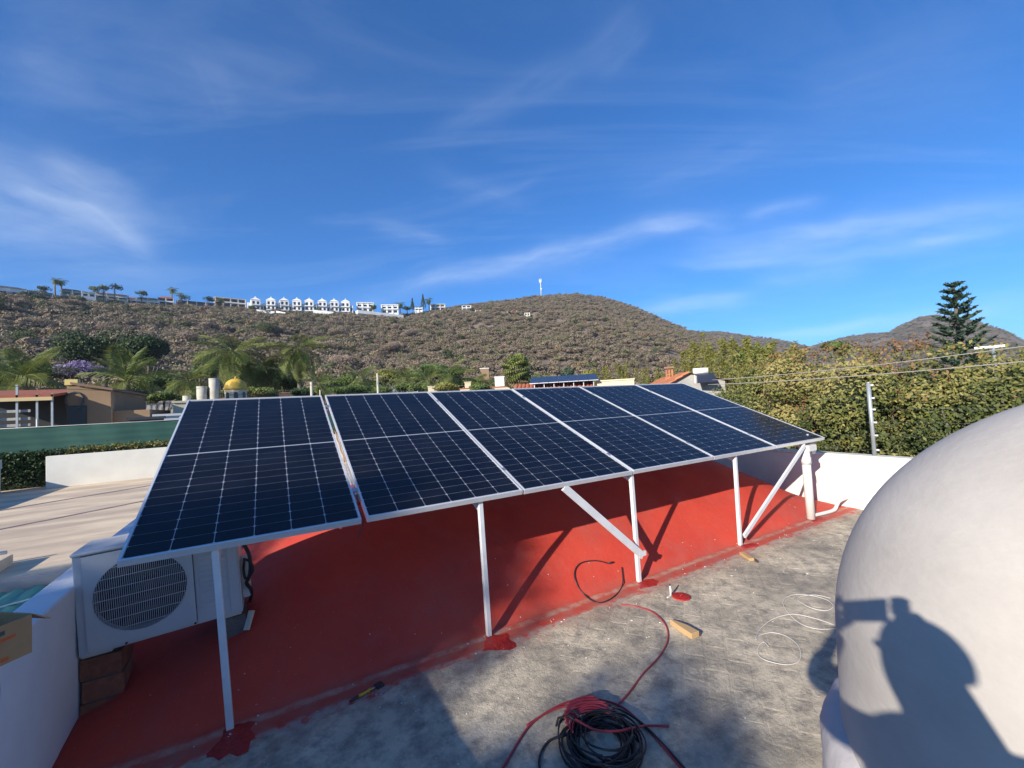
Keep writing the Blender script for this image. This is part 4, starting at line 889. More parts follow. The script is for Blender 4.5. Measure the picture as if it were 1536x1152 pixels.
def hill_z(tab, r0, az, r, amp, pw, drop=2.0):
    te = np.interp(az, tab[:, 0], tab[:, 1]); r1 = np.interp(az, tab[:, 0], tab[:, 2]); H = CAM[2]+te*r1-drop
    t = (r-r0)/(r1-r0); tc_ = np.clip(t, 0, 1); x = r*np.sin(az); y = r*np.cos(az)
    up = GZ-.5+(H-GZ+.5)*tc_**pw
    bumps = amp*(vnoise(x, y, .035, 5)+.6*vnoise(x, y, .09, 6))*np.sin(PI*np.clip(tc_, 0, 1))**.8*np.clip(r/200, .25, 1.5)
    back = np.where(t > 1, -(t-1)**1.0*(H-GZ)*.9, 0)
    return up+bumps+back
def hill(name, tab, r0, amp, pw, azs, ts, mat_):
    A_, T_ = np.meshgrid(azs, ts, indexing='ij'); r1 = np.interp(A_, tab[:, 0], tab[:, 2]); Rr = r0+(r1-r0)*T_
    Z = hill_z(tab, r0, A_, Rr, amp, pw); X = CAM[0]+Rr*np.sin(A_); Y = CAM[1]+Rr*np.cos(A_); na, nt_ = A_.shape
    me = bpy.data.meshes.new(name); idx = np.arange(na*nt_).reshape(na, nt_)
    F = np.stack([idx[:-1, :-1], idx[1:, :-1], idx[1:, 1:], idx[:-1, 1:]], -1).reshape(-1, 4)[:, ::-1]
    me.from_pydata(np.stack([X, Y, Z], -1).reshape(-1, 3).tolist(), [], F.tolist()); me.polygons.foreach_set('use_smooth', [True]*len(F)); me.materials.append(MATS[mat_])
    return kind(mesh_obj(name, me), 'structure')
R0N, R0F, PWN, PWF = 80., 500., 1.15, 1.25
AZ0, AZ1 = math.radians(-48), math.radians(108)
hill('hill', NEAR, R0N, 2.2, PWN, np.linspace(AZ0, AZ1, 330), np.concatenate([np.linspace(0, 1, 90), np.linspace(1.02, 1.5, 10)]), 'hill_soil')
hill('far_hill', FAR, R0F, 7., PWF, np.linspace(math.radians(25), AZ1, 220), np.concatenate([np.linspace(0, 1, 60), np.linspace(1.03, 1.5, 8)]), 'far_soil')
def near_z(x, y): dx, dy = x-CAM[0], y-CAM[1]; return float(hill_z(NEAR, R0N, np.array(math.atan2(dx, dy)), np.array(math.hypot(dx, dy)), 2.2, PWN))

# dry scrub that covers the hills: one mass of bushes
bcol = bpy.data.collections.new('scrub_bushes'); bush_objs = []
def bush_mesh(seed, n, m, flat):
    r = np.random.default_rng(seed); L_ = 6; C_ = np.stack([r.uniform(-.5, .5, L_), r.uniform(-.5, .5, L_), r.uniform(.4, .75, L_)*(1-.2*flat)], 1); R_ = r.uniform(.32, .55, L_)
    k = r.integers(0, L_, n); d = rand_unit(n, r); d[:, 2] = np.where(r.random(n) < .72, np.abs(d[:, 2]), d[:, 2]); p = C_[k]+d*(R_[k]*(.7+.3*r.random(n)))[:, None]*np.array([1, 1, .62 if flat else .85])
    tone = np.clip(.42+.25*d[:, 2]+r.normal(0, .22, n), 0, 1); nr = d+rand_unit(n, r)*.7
    me = leaf_mesh('bush', m, p, r.uniform(.10, .26, n), tone, .55, nr, .05)
    return me
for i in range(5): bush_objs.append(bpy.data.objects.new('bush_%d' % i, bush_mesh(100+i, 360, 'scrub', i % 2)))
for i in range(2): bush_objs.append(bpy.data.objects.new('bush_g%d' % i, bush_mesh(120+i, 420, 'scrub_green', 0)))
for o in bush_objs: bcol.objects.link(o)
gt = bpy.data.node_groups.new('scatter_bushes', 'GeometryNodeTree')
gt.interface.new_socket('Geometry', in_out='INPUT', socket_type='NodeSocketGeometry'); gt.interface.new_socket('Geometry', in_out='OUTPUT', socket_type='NodeSocketGeometry')
gi, go = gt.nodes.new('NodeGroupInput'), gt.nodes.new('NodeGroupOutput'); ip = gt.nodes.new('GeometryNodeInstanceOnPoints'); ci = gt.nodes.new('GeometryNodeCollectionInfo')
ci.inputs['Collection'].default_value = bcol; ci.inputs['Separate Children'].default_value = True; ci.inputs['Reset Children'].default_value = True; ip.inputs['Pick Instance'].default_value = True
def nattr(nm, ty):
    n = gt.nodes.new('GeometryNodeInputNamedAttribute'); n.data_type = ty; n.inputs['Name'].default_value = nm; return n.outputs['Attribute']
lk = gt.links.new
lk(gi.outputs[0], ip.inputs['Points']); lk(ci.outputs[0], ip.inputs['Instance']); lk(nattr('idx', 'INT'), ip.inputs['Instance Index']); lk(nattr('rot', 'FLOAT_VECTOR'), ip.inputs['Rotation']); lk(nattr('scl', 'FLOAT_VECTOR'), ip.inputs['Scale']); lk(ip.outputs[0], go.inputs[0])
def scatter(name, label, P, S, G, seed):
    r = np.random.default_rng(seed); n = len(P); me = bpy.data.meshes.new(name); me.vertices.add(n); me.vertices.foreach_set('co', P.reshape(-1))
    a = me.attributes.new('idx', 'INT', 'POINT'); a.data.foreach_set('value', np.where(G, r.integers(5, 7, n), r.integers(0, 5, n)).astype(np.int32))
    a = me.attributes.new('rot', 'FLOAT_VECTOR', 'POINT'); rv = np.zeros((n, 3)); rv[:, 2] = r.uniform(0, 6.28, n); a.data.foreach_set('vector', rv.reshape(-1))
    a = me.attributes.new('scl', 'FLOAT_VECTOR', 'POINT'); sv = np.repeat(S[:, None], 3, 1)*np.stack([np.ones(n), np.ones(n), r.uniform(.75, 1.2, n)], 1); a.data.foreach_set('vector', sv.reshape(-1))
    o = mesh_obj(name, me); md = o.modifiers.new('scatter', 'NODES'); md.node_group = gt; return kind(o, 'stuff', label)
rs = np.random.default_rng(77)
n = 37000; az = rs.uniform(math.radians(-34), math.radians(94), n); r1 = np.interp(az, NEAR[:, 0], NEAR[:, 2]); rr_ = np.sqrt(rs.uniform(82**2, (r1*1.03)**2, n))
x = rr_*np.sin(az); y = rr_*np.cos(az); dens = vnoise(x, y, .03, 9)+.5*vnoise(x, y, .011, 10); keep = rs.random(n) < np.clip(.86+.26*dens, .3, 1)
az, rr_, x, y, dens = az[keep], rr_[keep], x[keep], y[keep], dens[keep]; z = hill_z(NEAR, R0N, az, rr_, 2.2, PWN)-.25
left = np.clip((az_of(600, 560)-az)/.5, 0, 1)
S = rs.uniform(1.4, 3.5, len(az))*(1+.45*left*np.clip(1-(rr_-80)/260, 0, 1))*np.where(rs.random(len(az)) < .08, 1.35, 1)
G = rs.random(len(az)) < np.clip(.035+.30*left*np.clip(vnoise(x, y, .022, 14)+.1, 0, 1)+.25*np.exp(-((rr_-85)/30)**2), 0, .8)
# a denser, greener belt of bushes in front of the ridge houses
n2 = 1500; az2 = rs.uniform(math.radians(-30), az_of(760, 450), n2); r2 = np.interp(az2, NEAR[:, 0], NEAR[:, 2])*rs.uniform(.925, .975, n2)
x2, y2 = r2*np.sin(az2), r2*np.cos(az2); z2 = hill_z(NEAR, R0N, az2, r2, 2.2, PWN)-.3
P_ = np.concatenate([np.stack([CAM[0]+x, CAM[1]+y, z], 1), np.stack([CAM[0]+x2, CAM[1]+y2, z2], 1)])
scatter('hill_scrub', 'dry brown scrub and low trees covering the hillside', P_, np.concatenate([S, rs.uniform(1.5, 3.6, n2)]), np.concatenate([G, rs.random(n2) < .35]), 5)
n = 17000; az = rs.uniform(math.radians(45), math.radians(94), n); r1 = np.interp(az, FAR[:, 0], FAR[:, 2]); rr_ = np.sqrt(rs.uniform(650**2, (r1*1.02)**2, n)); x = rr_*np.sin(az); y = rr_*np.cos(az); z = hill_z(FAR, R0F, az, rr_, 7., PWF)-.3
keep = vnoise(x, y, .008, 31)+.4*vnoise(x, y, .02, 33) < .8
scatter('far_scrub', 'dark scrub on the distant hills', np.stack([CAM[0]+x, CAM[1]+y, z], 1)[keep], rs.uniform(2.2, 4.6, n)[keep], (rs.random(n) < .06)[keep], 6)

# ================================================================== houses
pmat('bw_white', (.78, .77, .74), .8, (.70, .69, .66), scale=.4); pmat('bw_cream', (.62, .54, .38), .85, (.55, .47, .33), scale=.5); pmat('bw_ochre', (.30, .20, .115), .85, (.24, .16, .092), scale=.6); pmat('bw_grey', (.40, .385, .35), .9, (.30, .285, .26), scale=1.2)
pmat('bw_brown', (.26, .16, .105), .85, (.22, .13, .09), scale=.6); pmat('bw_green', (.22, .30, .24), .8); pmat('win_dark', (.025, .028, .032), .25, spec=.6); pmat('roof_slate', (.07, .075, .085), .7); pmat('roof_red', (.36, .115, .06), .85, (.27, .085, .05), scale=3)
pmat('tile_orange', (.48, .185, .085), .85, (.36, .13, .065), scale=4, objvar=.15); pmat('dome_yellow', (.62, .40, .055), .55, (.52, .33, .05), scale=2); pmat('concrete_pale', (.52, .48, .40), .9, (.42, .39, .32), scale=3, bump=.3); pmat('pv_dark', (.03, .036, .055), .25, spec=.6); pmat('rail_white', (.72, .72, .70), .6)
def mpp(u, v, dist):
    d = ray(u, v); return dist/math.hypot(d[0], d[1])*float(d@FW)/FPX
def wins(mb_parent, xs, zs, w, h, y=0.0, m='win_dark', frame=True):
    for x in xs:
        for z in zs:
            o = MB().box((x-w/2, y-.02, z), (x+w/2, y+.05, z+h)).build('window', m, mb_parent)
            if frame: MB().box((x-w/2-.06, y-.06, z-.09), (x+w/2+.06, y+.01, z-.001)).build('sill', 'rail_white', o)
def ridge_house(label, u, vb, vt, wpx, dist, style='flat', wall='bw_white', roof='roof_red', seed=0, group='houses along the ridge', deep=5.0, name='ridge_house'):
    r = random.Random(seed); k = mpp(u, vb, dist); b = dp(u, vb, dist); w = wpx*k*(1 if style == 'spire' else r.uniform(.70, .92)); h = (vb-vt)*k*(1 if style == 'spire' else r.uniform(.70, .95)); t = thing(name, label, 'house', (b[0], b[1], b[2]), -az_of(u, vb)+r.uniform(-.12, .12), group); d = min(max(w*.7, 6), 12)
    if style == 'spire':
        bw = w*.60; MB().box((-bw/2, 0, -deep), (bw/2, d, h*.70)).build('wall', wall, t)
        MB().add([(-bw*.56, -.3, h*.70), (bw*.56, -.3, h*.70), (bw*.56, d+.3, h*.70), (-bw*.56, d+.3, h*.70), (0, d*.4, h*.93)], [(0, 1, 4), (1, 2, 4), (2, 3, 4), (3, 0, 4), (3, 2, 1, 0)]).build('roof', wall, t)
        MB().tube([(0, d*.4, h*.90), (0, d*.4, h*1.0)], [.5, .12], 8).build('finial', wall, t)
        MB().box((bw/2+.02, 1.2, -deep), (w*.52, d, h*.46)).build('side_wing', wall, t); MB().box((-w*.52, 2.0, -deep), (-bw/2-.02, d, h*.52)).build('side_wing', wall, t)
        wins(t, (-bw*.24, bw*.24), (h*.06, h*.40), bw*.26, h*.20)
        for z in (h*.0, h*.33): MB().box((-bw*.48, -1.0, z-.15), (bw*.48, -.07, z+.55)).build('balcony', wall, t)
        for x in (w*.41, -w*.41): o = MB().box((x-w*.06, 1.15 if x > 0 else 1.95, h*.08), (x+w*.06, 1.25 if x > 0 else 2.05, h*.30)).build('window', 'win_dark', t)
        return t
    hh = h*(.72 if style == 'hip' else .94)
    MB().box((-w/2, 0, -deep), (w/2, d, hh)).build('wall', wall, t)
    if style == 'hip': MB().add([(-w*.53, -.6, hh), (w*.53, -.6, hh), (w*.53, d+.5, hh), (-w*.53, d+.5, hh), (-w*.3, d*.45, h), (w*.3, d*.45, h)], [(0, 1, 5, 4), (1, 2, 5), (2, 3, 4, 5), (3, 0, 4), (3, 2, 1, 0)]).build('roof', roof, t)
    else: MB().box((-w*.53, -.8, hh), (w*.53, d+.2, h)).build('roof', roof, t)
    if hh > 3.2: MB().box((-w*.51, -1.3, hh*.47), (w*.51, -.93, hh*.47+.75)).build('balcony', 'rail_white', t)
    n = max(2, int(w/4)); xs = [(-w/2+w*(i+.5)/n) for i in range(n)]; wins(t, xs, ((.25*hh,) if hh < 4.5 else (.10*hh, .58*hh)), w/n*.62, min(1.9, hh*.42))
    for i in range(n+1): x = -w/2+w*i/n; MB().box((x-.18, -.9, -1), (x+.18, -.62, hh-.002)).build('column', 'rail_white', t)
    return t
RD = lambda u: float(np.interp(az_of(u, 450), NEAR[:, 0], NEAR[:, 2]))*.985
for a in [('grey-roofed ridge house with a white wall band, beside the two ridge palms', 14, 443, 425, 46, 'hip', 'bw_white', 'roof_slate'), ('long low grey ridge house with a dark flat roof', 52, 443, 430, 40, 'hip', 'bw_grey', 'roof_slate'),
          ('greenish ridge house with a slate roof right of the two palms', 108, 445, 431, 30, 'hip', 'bw_green', 'roof_slate'), ('small white ridge house beside the greenish one', 133, 447, 436, 18, 'flat', 'bw_white', 'bw_white'),
          ('cream ridge house with white columns and a wide red roof', 168, 451, 435, 40, 'hip', 'bw_cream', 'roof_red'), ('pale blue-white ridge house under a red roof', 197, 454, 440, 22, 'hip', 'bw_white', 'roof_red'), ('cream ridge villa with a flat roof', 222, 457, 440, 30, 'hip', 'bw_cream', 'roof_slate'),
          ('brown ridge house with tall white columns near the single ridge palm', 249, 458, 442, 24, 'hip', 'bw_brown', 'roof_red'), ('low brown ridge house with a red roof', 295, 460, 448, 50, 'hip', 'bw_brown', 'roof_red'), ('ochre ridge house next to the row of white spired houses', 346, 461, 445, 46, 'flat', 'bw_ochre', 'bw_cream'),
          ('white ridge house with a broad deck at the end of the spired row', 548, 469, 452, 26, 'flat', 'bw_white', 'bw_white'), ('white ridge house behind the long white deck', 585, 472, 455, 34, 'flat', 'bw_white', 'bw_white'),
          ('small dark ridge house below the conifers', 628, 467, 458, 12, 'flat', 'bw_white', 'roof_slate')]:
    ridge_house(a[0], a[1], a[2]+(int(a[1])*7 % 5-2)*.8, a[3], a[4], RD(a[1])+(int(a[1])*13 % 11-8), a[5], a[6], a[7], seed=int(a[1]))
SP = [384, 406.5, 427, 445.6, 464, 484, 502, 518.5]
for i, u in enumerate(SP): ridge_house(('first', 'second', 'third', 'fourth', 'fifth', 'sixth', 'seventh', 'eighth')[i]+' white spired house of the ridge row, counted from the ochre ridge house', u, 465+.4*i, 442.5+.5*i, 20, RD(u)-4, 'spire', 'bw_white', seed=i, group='white spired houses in a row on the ridge', name='spired_house')
def on_slope(u, v):                              # where a pixel's ray meets the near hill
    d = ray(u, v); t = 60.0
    while t < 900:
        p = CAM+d*t
        if p[2] <= near_z(p[0], p[1]): return t*math.hypot(d[0], d[1])
        t += 2
    return 500.
for a in [('cream slope villa with a long flat roof below the summit', 657, 466, 455, 26, 'flat', 'bw_cream', 'bw_cream'), ('white slope house with columns and dark openings', 700, 466, 456, 18, 'flat', 'bw_white', 'bw_white'), ('small white slope house among palms', 717, 470, 463, 10, 'flat', 'bw_white', 'roof_red'),
          ('brick red slope house', 768, 471, 465, 20, 'flat', 'roof_red', 'roof_red'), ('small cream slope house alone under the summit', 791, 474, 468, 9, 'flat', 'bw_cream', 'bw_cream')]:
    ds = min(on_slope(a[1], a[2]), RD(a[1])); ridge_house(a[0], a[1], a[2], a[3], a[4], ds-6, a[5], a[6], a[7], seed=int(a[1]), group='houses on the hillside')
b0, b1 = dp(535, 468, RD(545)-14), dp(603, 476, RD(600)-14)
dk = thing('ridge_deck', 'long white retaining deck stepping down the ridge beside the spired houses', 'deck', b0); e = b1-b0
MB().bar((0, 0, -.2), (e[0], e[1], e[2]), 6, 2.6).build('deck_slab', 'bw_white', dk); MB().bar((-1, 1, -4), (e[0], e[1], e[2]-4), 6, 5).build('retaining_wall', 'bw_white', dk)
for i, (ua, ub, v) in enumerate([(385, 412, 466), (470, 500, 466.5), (415, 430, 468)]):
    p0, p1 = dp(ua, v, RD(ua)-16), dp(ub, v+3, RD(ub)-20); q = p1-p0; t = thing('retaining_wall', ['sunlit white retaining wall below the first spired houses', 'sunlit white retaining wall below the middle spired houses', 'short pale retaining wall between the other two on the ridge'][i], 'wall', p0); MB().bar((0, 0, -.5), (q[0], q[1], q[2]-.5), 2, 2.4).build('wall_body', 'bw_white', t)
# antenna mast on the summit
am = dp(812, 442, RD(812)); t = thing('antenna_mast', 'white telecom mast with panel antennas on the hill summit', 'mast', (am[0], am[1], am[2]-3)); k = mpp(812, 430, RD(812)); H = 24*k+3
for a in range(3): x, y = 1.0*math.cos(a*2.094), 1.0*math.sin(a*2.094); MB().tube([(x, y, 0), (x*.35, y*.35, H*.93)], .22, 6).build('leg', 'bw_white', t)
for i in range(8):
    z = H*.1*i+1; f = 1-.65*z/H
    MB().tube([(1.0*f*math.cos(a*2.094), 1.0*f*math.sin(a*2.094), z) for a in range(4)], .12, 5).build('cross_brace', 'bw_white', t)
for a in range(3): x, y = 1.5*math.cos(a*2.094+.4), 1.5*math.sin(a*2.094+.4); MB().box((x-.35, y-.35, H*.80), (x+.35, y+.35, H*1.0)).build('panel_antenna', 'bw_white', t); MB().bar((0, 0, H*.88), (x, y, H*.88), .2, .2).build('bracket', 'bw_white', t)
for z in (H*.42,): MB().tube([(0, -1.6, z), (0, -.6, z)], 1.1, 12).build('dish', 'bw_white', t)
# ridge palms and conifers
def small_palm(label, u, v, vb, dist, seed): 
    b = dp(u, vb, dist); c = dp(u, v, dist); k = mpp(u, v, dist); t = palm(label, u, v, dist, 9*k, 16, seed, .35, .25, False, 'palms on the ridge', b[2]-3); return t
small_palm('tall palm of the pair on the ridge, the left-leaning one', 83, 419, 440, RD(83), 1); small_palm('shorter palm of the pair on the ridge', 91, 421, 440, RD(91), 2); small_palm('single palm on the ridge by the white columns', 258, 433, 455, RD(258), 3); small_palm('palm on the ridge at the end of the white deck', 600, 455, 470, RD(600), 4); small_palm('palm on the ridge beside the tall conifer', 643, 449, 464, RD(640), 5)
def conifer(label, u, vt, vb, dist, wpx, seed):
    b = dp(u, vb, dist); k = mpp(u, vb, dist); h = (vb-vt)*k; w = wpx*k; r = np.random.default_rng(seed); t = thing('conifer', label, 'tree', (b[0], b[1], b[2]-1), 0, 'conifers on the ridge'); MB().tube([(0, 0, 0), (0, 0, h)], [.4, .1], 6).build('trunk', 'trunk_grey', t)
    n = 700; z = r.random(n)**.8; a = r.uniform(0, 6.28, n); q = w/2*(1-z)*r.uniform(.5, 1, n); p = np.stack([q*np.cos(a), q*np.sin(a), 1+z*h], 1); mesh_obj('crown', leaf_mesh('crown', 'leaf_pine', p, r.uniform(.6, 1.4, n), np.clip(r.normal(.4, .2, n), 0, 1), .5), t)
conifer('dark pointed conifer on the ridge beside a palm', 635, 441, 463, RD(635), 11, 1); conifer('smaller dark conifer on the ridge', 619, 447, 464, RD(619), 8, 2)
# ================================================================== the middle ground
# ochre house with a pergola, behind the mesh fence
yb = 22.0
def ay(u, v, y=yb): return at(u, v, 1, y)
o0 = ay(104, 640); oh = thing('ochre_house', 'plain ochre house behind the green mesh fence, with a pergola at its side', 'house', (o0[0], yb, GZ))
def loc(u, v, y=yb): p = ay(u, v, y); return p[0]-o0[0], p[2]-GZ
xa, za = loc(100, 577); xb, zb_ = loc(166, 586); xc, zc = loc(222, 614)
MB().prism_y([(xa, 0), (xb, 0), (xb, zb_), (xa, za)], 0, 6).build('wall', 'bw_ochre', oh); MB().box((xb+.01, .3, 0), (xc, 5, zc)).build('low_wall', 'bw_ochre', oh)
MB().box((xa-.05, -.06, za-.02), (xa+.35, .3, za+.22)).build('corner_block', pmat('pale_yellow', (.62, .50, .18), .8), oh)
MB().prism_y([(xa+.15, za+.0), (xb+.1, zb_+.0), (xb+.1, zb_+.10), (xa+.15, za+.10)], -.15, 6.1).build('roof_edge', 'bw_brown', oh)
cx, cz = loc(112, 600); MB().tube([(cx+.28*math.cos(a), -.03, cz+.34*math.sin(a)) for a in np.linspace(0, 2*PI, 17)[:-1]], .03, 6, closed=True).build('wheel_ornament', 'roof_slate', oh)
dx0, dz0 = loc(102, 636); MB().box((xa+.02, -.04, 0), (xa+.62, -.005, za-.9)).build('doorway', 'win_dark', oh)
pg = thing('pergola', 'pergola of pale posts and a red tiled canopy beside the ochre house', 'pergola', (o0[0], yb, GZ))
zt, zt2 = loc(50, 587)[1], loc(50, 598)[1]; xl = loc(-140, 590)[0]
MB().add([(xl, -1.2, zt2), (xa-.02, -1.2, zt2), (xa-.02, 2.6, zt+.12), (xl, 2.6, zt+.12), (xl, -1.2, zt2+.10), (xa-.02, -1.2, zt2+.10), (xa-.02, 2.6, zt+.22), (xl, 2.6, zt+.22)], [(3, 2, 1, 0), (4, 5, 6, 7), (0, 1, 5, 4), (1, 2, 6, 5), (2, 3, 7, 6), (3, 0, 4, 7)]).build('canopy', 'roof_red', pg)
MB().box((xl, -1.28, zt2-.14), (xa-.03, -1.21, zt2-.002)).build('fascia', pmat('fascia_cream', (.58, .46, .24), .8), pg)
MB().box((xl, 2.7, 0), (xa-.03, 2.9, zt+.1)).build('back_wall', pmat('dark_glazing', (.05, .05, .048), .3), pg)
for u in (-60, -20, 18, 48, 76, 97): x = loc(u, 600)[0]; MB().box((x-.03, -1.20, 0), (x+.03, -1.14, zt2+.12 if u != 48 else zt+.2)).build('post', 'galvanised', pg)
for v in (617, 628, 637):
    z = loc(50, v)[1]; MB().box((xl, -1.10, z-.05), (xa-.7, -1.04, z+.05)).build('rail', 'bw_grey', pg)
# other white walls and roofs, low behind the fences
def block(name, label, u0, u1, vt, dist, wall, depth=4.0, roof=None, cat='building', win=0):
    um = (u0+u1)/2; k = mpp(um, vt, dist); b = dp(um, vt, dist); w = (u1-u0)*k; t = thing(name, label, cat, (b[0], b[1], GZ), -az_of(um, vt)); h = b[2]-GZ
    MB().box((-w/2, 0, 0), (w/2, depth, h)).build('wall', wall, t)
    MB().box((-w/2-.06, -.06, h-.001), (w/2+.06, depth+.06, h+.10)).build('parapet' if not roof else 'roof', roof or wall, t)
    if win: wins(t, [(-w/2+w*(i+.5)/win) for i in range(win)], (h-1.5,), w/win*.5, .9)
    return t
block('garden_wall', 'white garden wall showing between the palm and the ochre house', 165, 250, 605, 33, 'bw_white', .3, cat='wall')
block('pump_house', 'small white roof block just above the mesh fence near the panel corner', 236, 268, 624, 24, 'bw_white', 2, win=1)
block('shed_roof', 'dark low shed roof above the mesh fence', 200, 240, 629, 21.5, 'bw_brown', 2, 'roof_slate')
fh = block('flat_house', 'flat-roofed cream house carrying three concrete columns, behind the end solar panel', 270, 345, 603, 27, 'bw_cream', 6)
for i, (u, vt, w) in enumerate([(280, 594, 10), (303, 580, 13), (321, 568, 12)]):
    dist = 28.5; k = mpp(u, vt, dist); b = dp(u, 604, dist); top = dp(u, vt, dist)
    t = thing('concrete_column', ['shortest stump of the round concrete columns on the cream roof', 'middle-height round concrete column on the cream roof', 'tallest round concrete column on the cream roof, beside the yellow dome'][i], 'column', (b[0], b[1], b[2]-.2)); hh = top[2]-b[2]+.2
    MB().lathe([(w*k/2, 0), (w*k/2, hh*.5), (w*k/2*1.02, hh*.52), (w*k/2, hh*.54), (w*k/2, hh), (.001, hh)], 18).build('shaft', 'concrete_pale', t); MB().lathe([(w*k/2*1.03, hh*.965), (w*k/2*1.03, hh+.01), (.001, hh+.012)], 18).build('rim', 'concrete_pale', t)
# yellow cupola
dist = 36; k = mpp(354, 590, dist); b = dp(354, 597, dist); cu = thing('cupola', 'yellow dome on a cream drum with arched windows', 'cupola', (b[0], b[1], b[2]-.25), -az_of(354, 590)); R = 14.5*k; H1 = 17*k
MB().lathe([(R, 0), (R, H1)], 24).build('drum', 'bw_cream', cu); MB().lathe([(R, H1), (R*1.10, H1+.05), (R*1.10, H1+.16), (R*1.0, H1+.2)], 24).build('cornice', 'dome_yellow', cu)
MB().lathe([(R*1.0*math.cos(a), H1+.2+R*.92*math.sin(a)) for a in np.linspace(0, PI/2-.01, 14)], 24).build('dome', 'dome_yellow', cu); MB().tube([(0, 0, H1+.2+R*.90), (0, 0, H1+.36+R*.92)], [.08, .03], 8).build('finial', 'dome_yellow', cu)
for i in range(8):
    a = -PI/2+(i-.5+.5)*2*PI/8; w, hb, ht = .16*R*1.1, H1*.25, H1*.66; pts = [(-w, hb), (w, hb), (w, ht)]+[(w*math.cos(q), ht+w*math.sin(q)) for q in np.linspace(0, PI, 7)[1:-1]]+[(-w, ht)]
    m = MB().prism_y(pts, -R*1.012, -R*.96); o = m.build('arched_window', 'win_dark', cu); o.rotation_euler = (0, 0, a+PI/2)
block('tile_house', 'house with a terracotta roof edge under the yellow cupola', 336, 392, 598, 36.5, 'bw_cream', 6, 'tile_orange')
for a in [('white_house', 'low white house roof between the middle palms', 584, 626, 581, 55, 'bw_white', 5, None), ('cream_block', 'small cream roof block beside the white house, behind the third panel', 642, 660, 580, 52, 'bw_cream', 4, None), ('water_tower', 'square orange and white water tank tower', 720, 733, 553, 60, 'bw_ochre', 3, 'bw_white'),
          ('white_house', 'white house corner beside the fan palm', 742, 756, 566, 48, 'bw_white', 4, None), ('pink_house', 'low pink-roofed house in front of the water tank tower', 690, 765, 582, 44, 'bw_cream', 6, 'roof_red'), ('cream_block', 'tiny cream chimney block left of the fan palm', 697, 706, 574, 46, 'bw_cream', 2, None), ('brown_house', 'brown house wall among the royal palms', 420, 440, 590, 46, 'bw_brown', 4, None)]:
    block(a[0], a[1], a[2], a[3], a[4], a[5], a[6], a[7], a[8])

# tiled roofs: rows of curved roof tiles as real ridges
def tile_field(parent, w, l, o, ux, uy, m='tile_orange', tw=.30, tl=.5):
    """rows of barrel tiles over a slope: o is the eave corner, ux along the eave, uy up the slope"""
    ux, uy = Vector(ux).normalized(), Vector(uy).normalized(); nn_ = ux.cross(uy); o = Vector(o)
    nx, ny = max(2, int(w/tw)), max(2, int(l/tl)); a = w/nx; c = l/ny
    m1 = MB(); k = 5; vs = []
    for j in range(2):
        for i in range(k): t = PI*i/(k-1); rr = a*(.46+.05*(1-j)); vs.append(tuple(ux*(a/2-rr*math.cos(t))+uy*(c*1.08*j)+nn_*(rr*.75*math.sin(t)+.035*(1-j))))
    m1.add(vs, [(i, i+1, k+i+1, k+i) for i in range(k-1)]+[tuple(range(k))[::-1]], True); me = m1.mesh('tile', m)
    cnt = 0
    rest = MB()
    for j in range(ny):
        for i in range(nx):
            p = o+ux*(a*i)+uy*(c*j)
            if cnt < 280: share('tile', me, parent, tuple(p)); cnt += 1
            else: rest.add([tuple(Vector(v)+p) for v in m1.v], m1.f, True)
    if rest.v: q = rest.build('further_tiles', m, parent); q['kind'] = 'stuff'
# house A: red tiles, white gable edge, a row of solar panels on the roof
dist = 31; um = 832; b = dp(um, 575, dist); k = mpp(um, 575, dist); hA = thing('tiled_house', 'red-tiled house with its own row of solar panels, behind the panel row', 'house', (b[0], b[1], GZ), -az_of(um, 575)); zE = b[2]-GZ-1.15; w = 122*k
MB().box((-w/2, 0, 0), (w/2, 7, zE)).build('wall', 'bw_white', hA)
sl = .34; MB().add([(-w/2-.3, -.4, zE), (w/2+.1, -.4, zE), (w/2+.1, 3.5, zE+3.9*sl), (-w/2-.3, 3.5, zE+3.9*sl), (w/2+.1, 7.4, zE), (-w/2-.3, 7.4, zE)], [(0, 1, 2, 3), (3, 2, 4, 5), (5, 4, 1, 0)]).build('roof_deck', 'roof_red', hA)
tile_field(hA, w+.3, 4.0, (-w/2-.28, -.42, zE+.02), (1, 0, 0), (0, 3.9, 3.9*sl), 'roof_red')
gx = w*.18
MB().add([(gx-1.4, -1.3, zE-.15), (gx+1.9, -1.3, zE-.15), (gx+.1, -1.3, zE+.62)], [(0, 1, 2)]).build('gable_wall', 'bw_white', hA)
MB().bar((gx-1.9, -1.35, zE-.2), (gx+.1, -1.35, zE+.72), .22, .12, up=(0, 1, 0)).build('gable_trim', 'bw_white', hA); MB().bar((gx+.1, -1.35, zE+.72), (gx+2.5, -1.35, zE-.2), .22, .12, up=(0, 1, 0)).build('gable_trim', 'bw_white', hA)
MB().add([(gx-1.9, -1.3, zE-.12), (gx+.1, -1.3, zE+.80), (gx+.1, 2.5, zE+.95), (gx-1.9, 1.0, zE+.35), (gx+2.5, -1.3, zE-.12), (gx+2.5, 1.0, zE+.35)], [(0, 1, 2, 3), (1, 4, 5, 2)]).build('gable_roof', 'roof_red', hA)
pvd = dp(845, 566, 33.5); kk = mpp(845, 566, 33.5); pvn = 7; pww = 100*kk/pvn
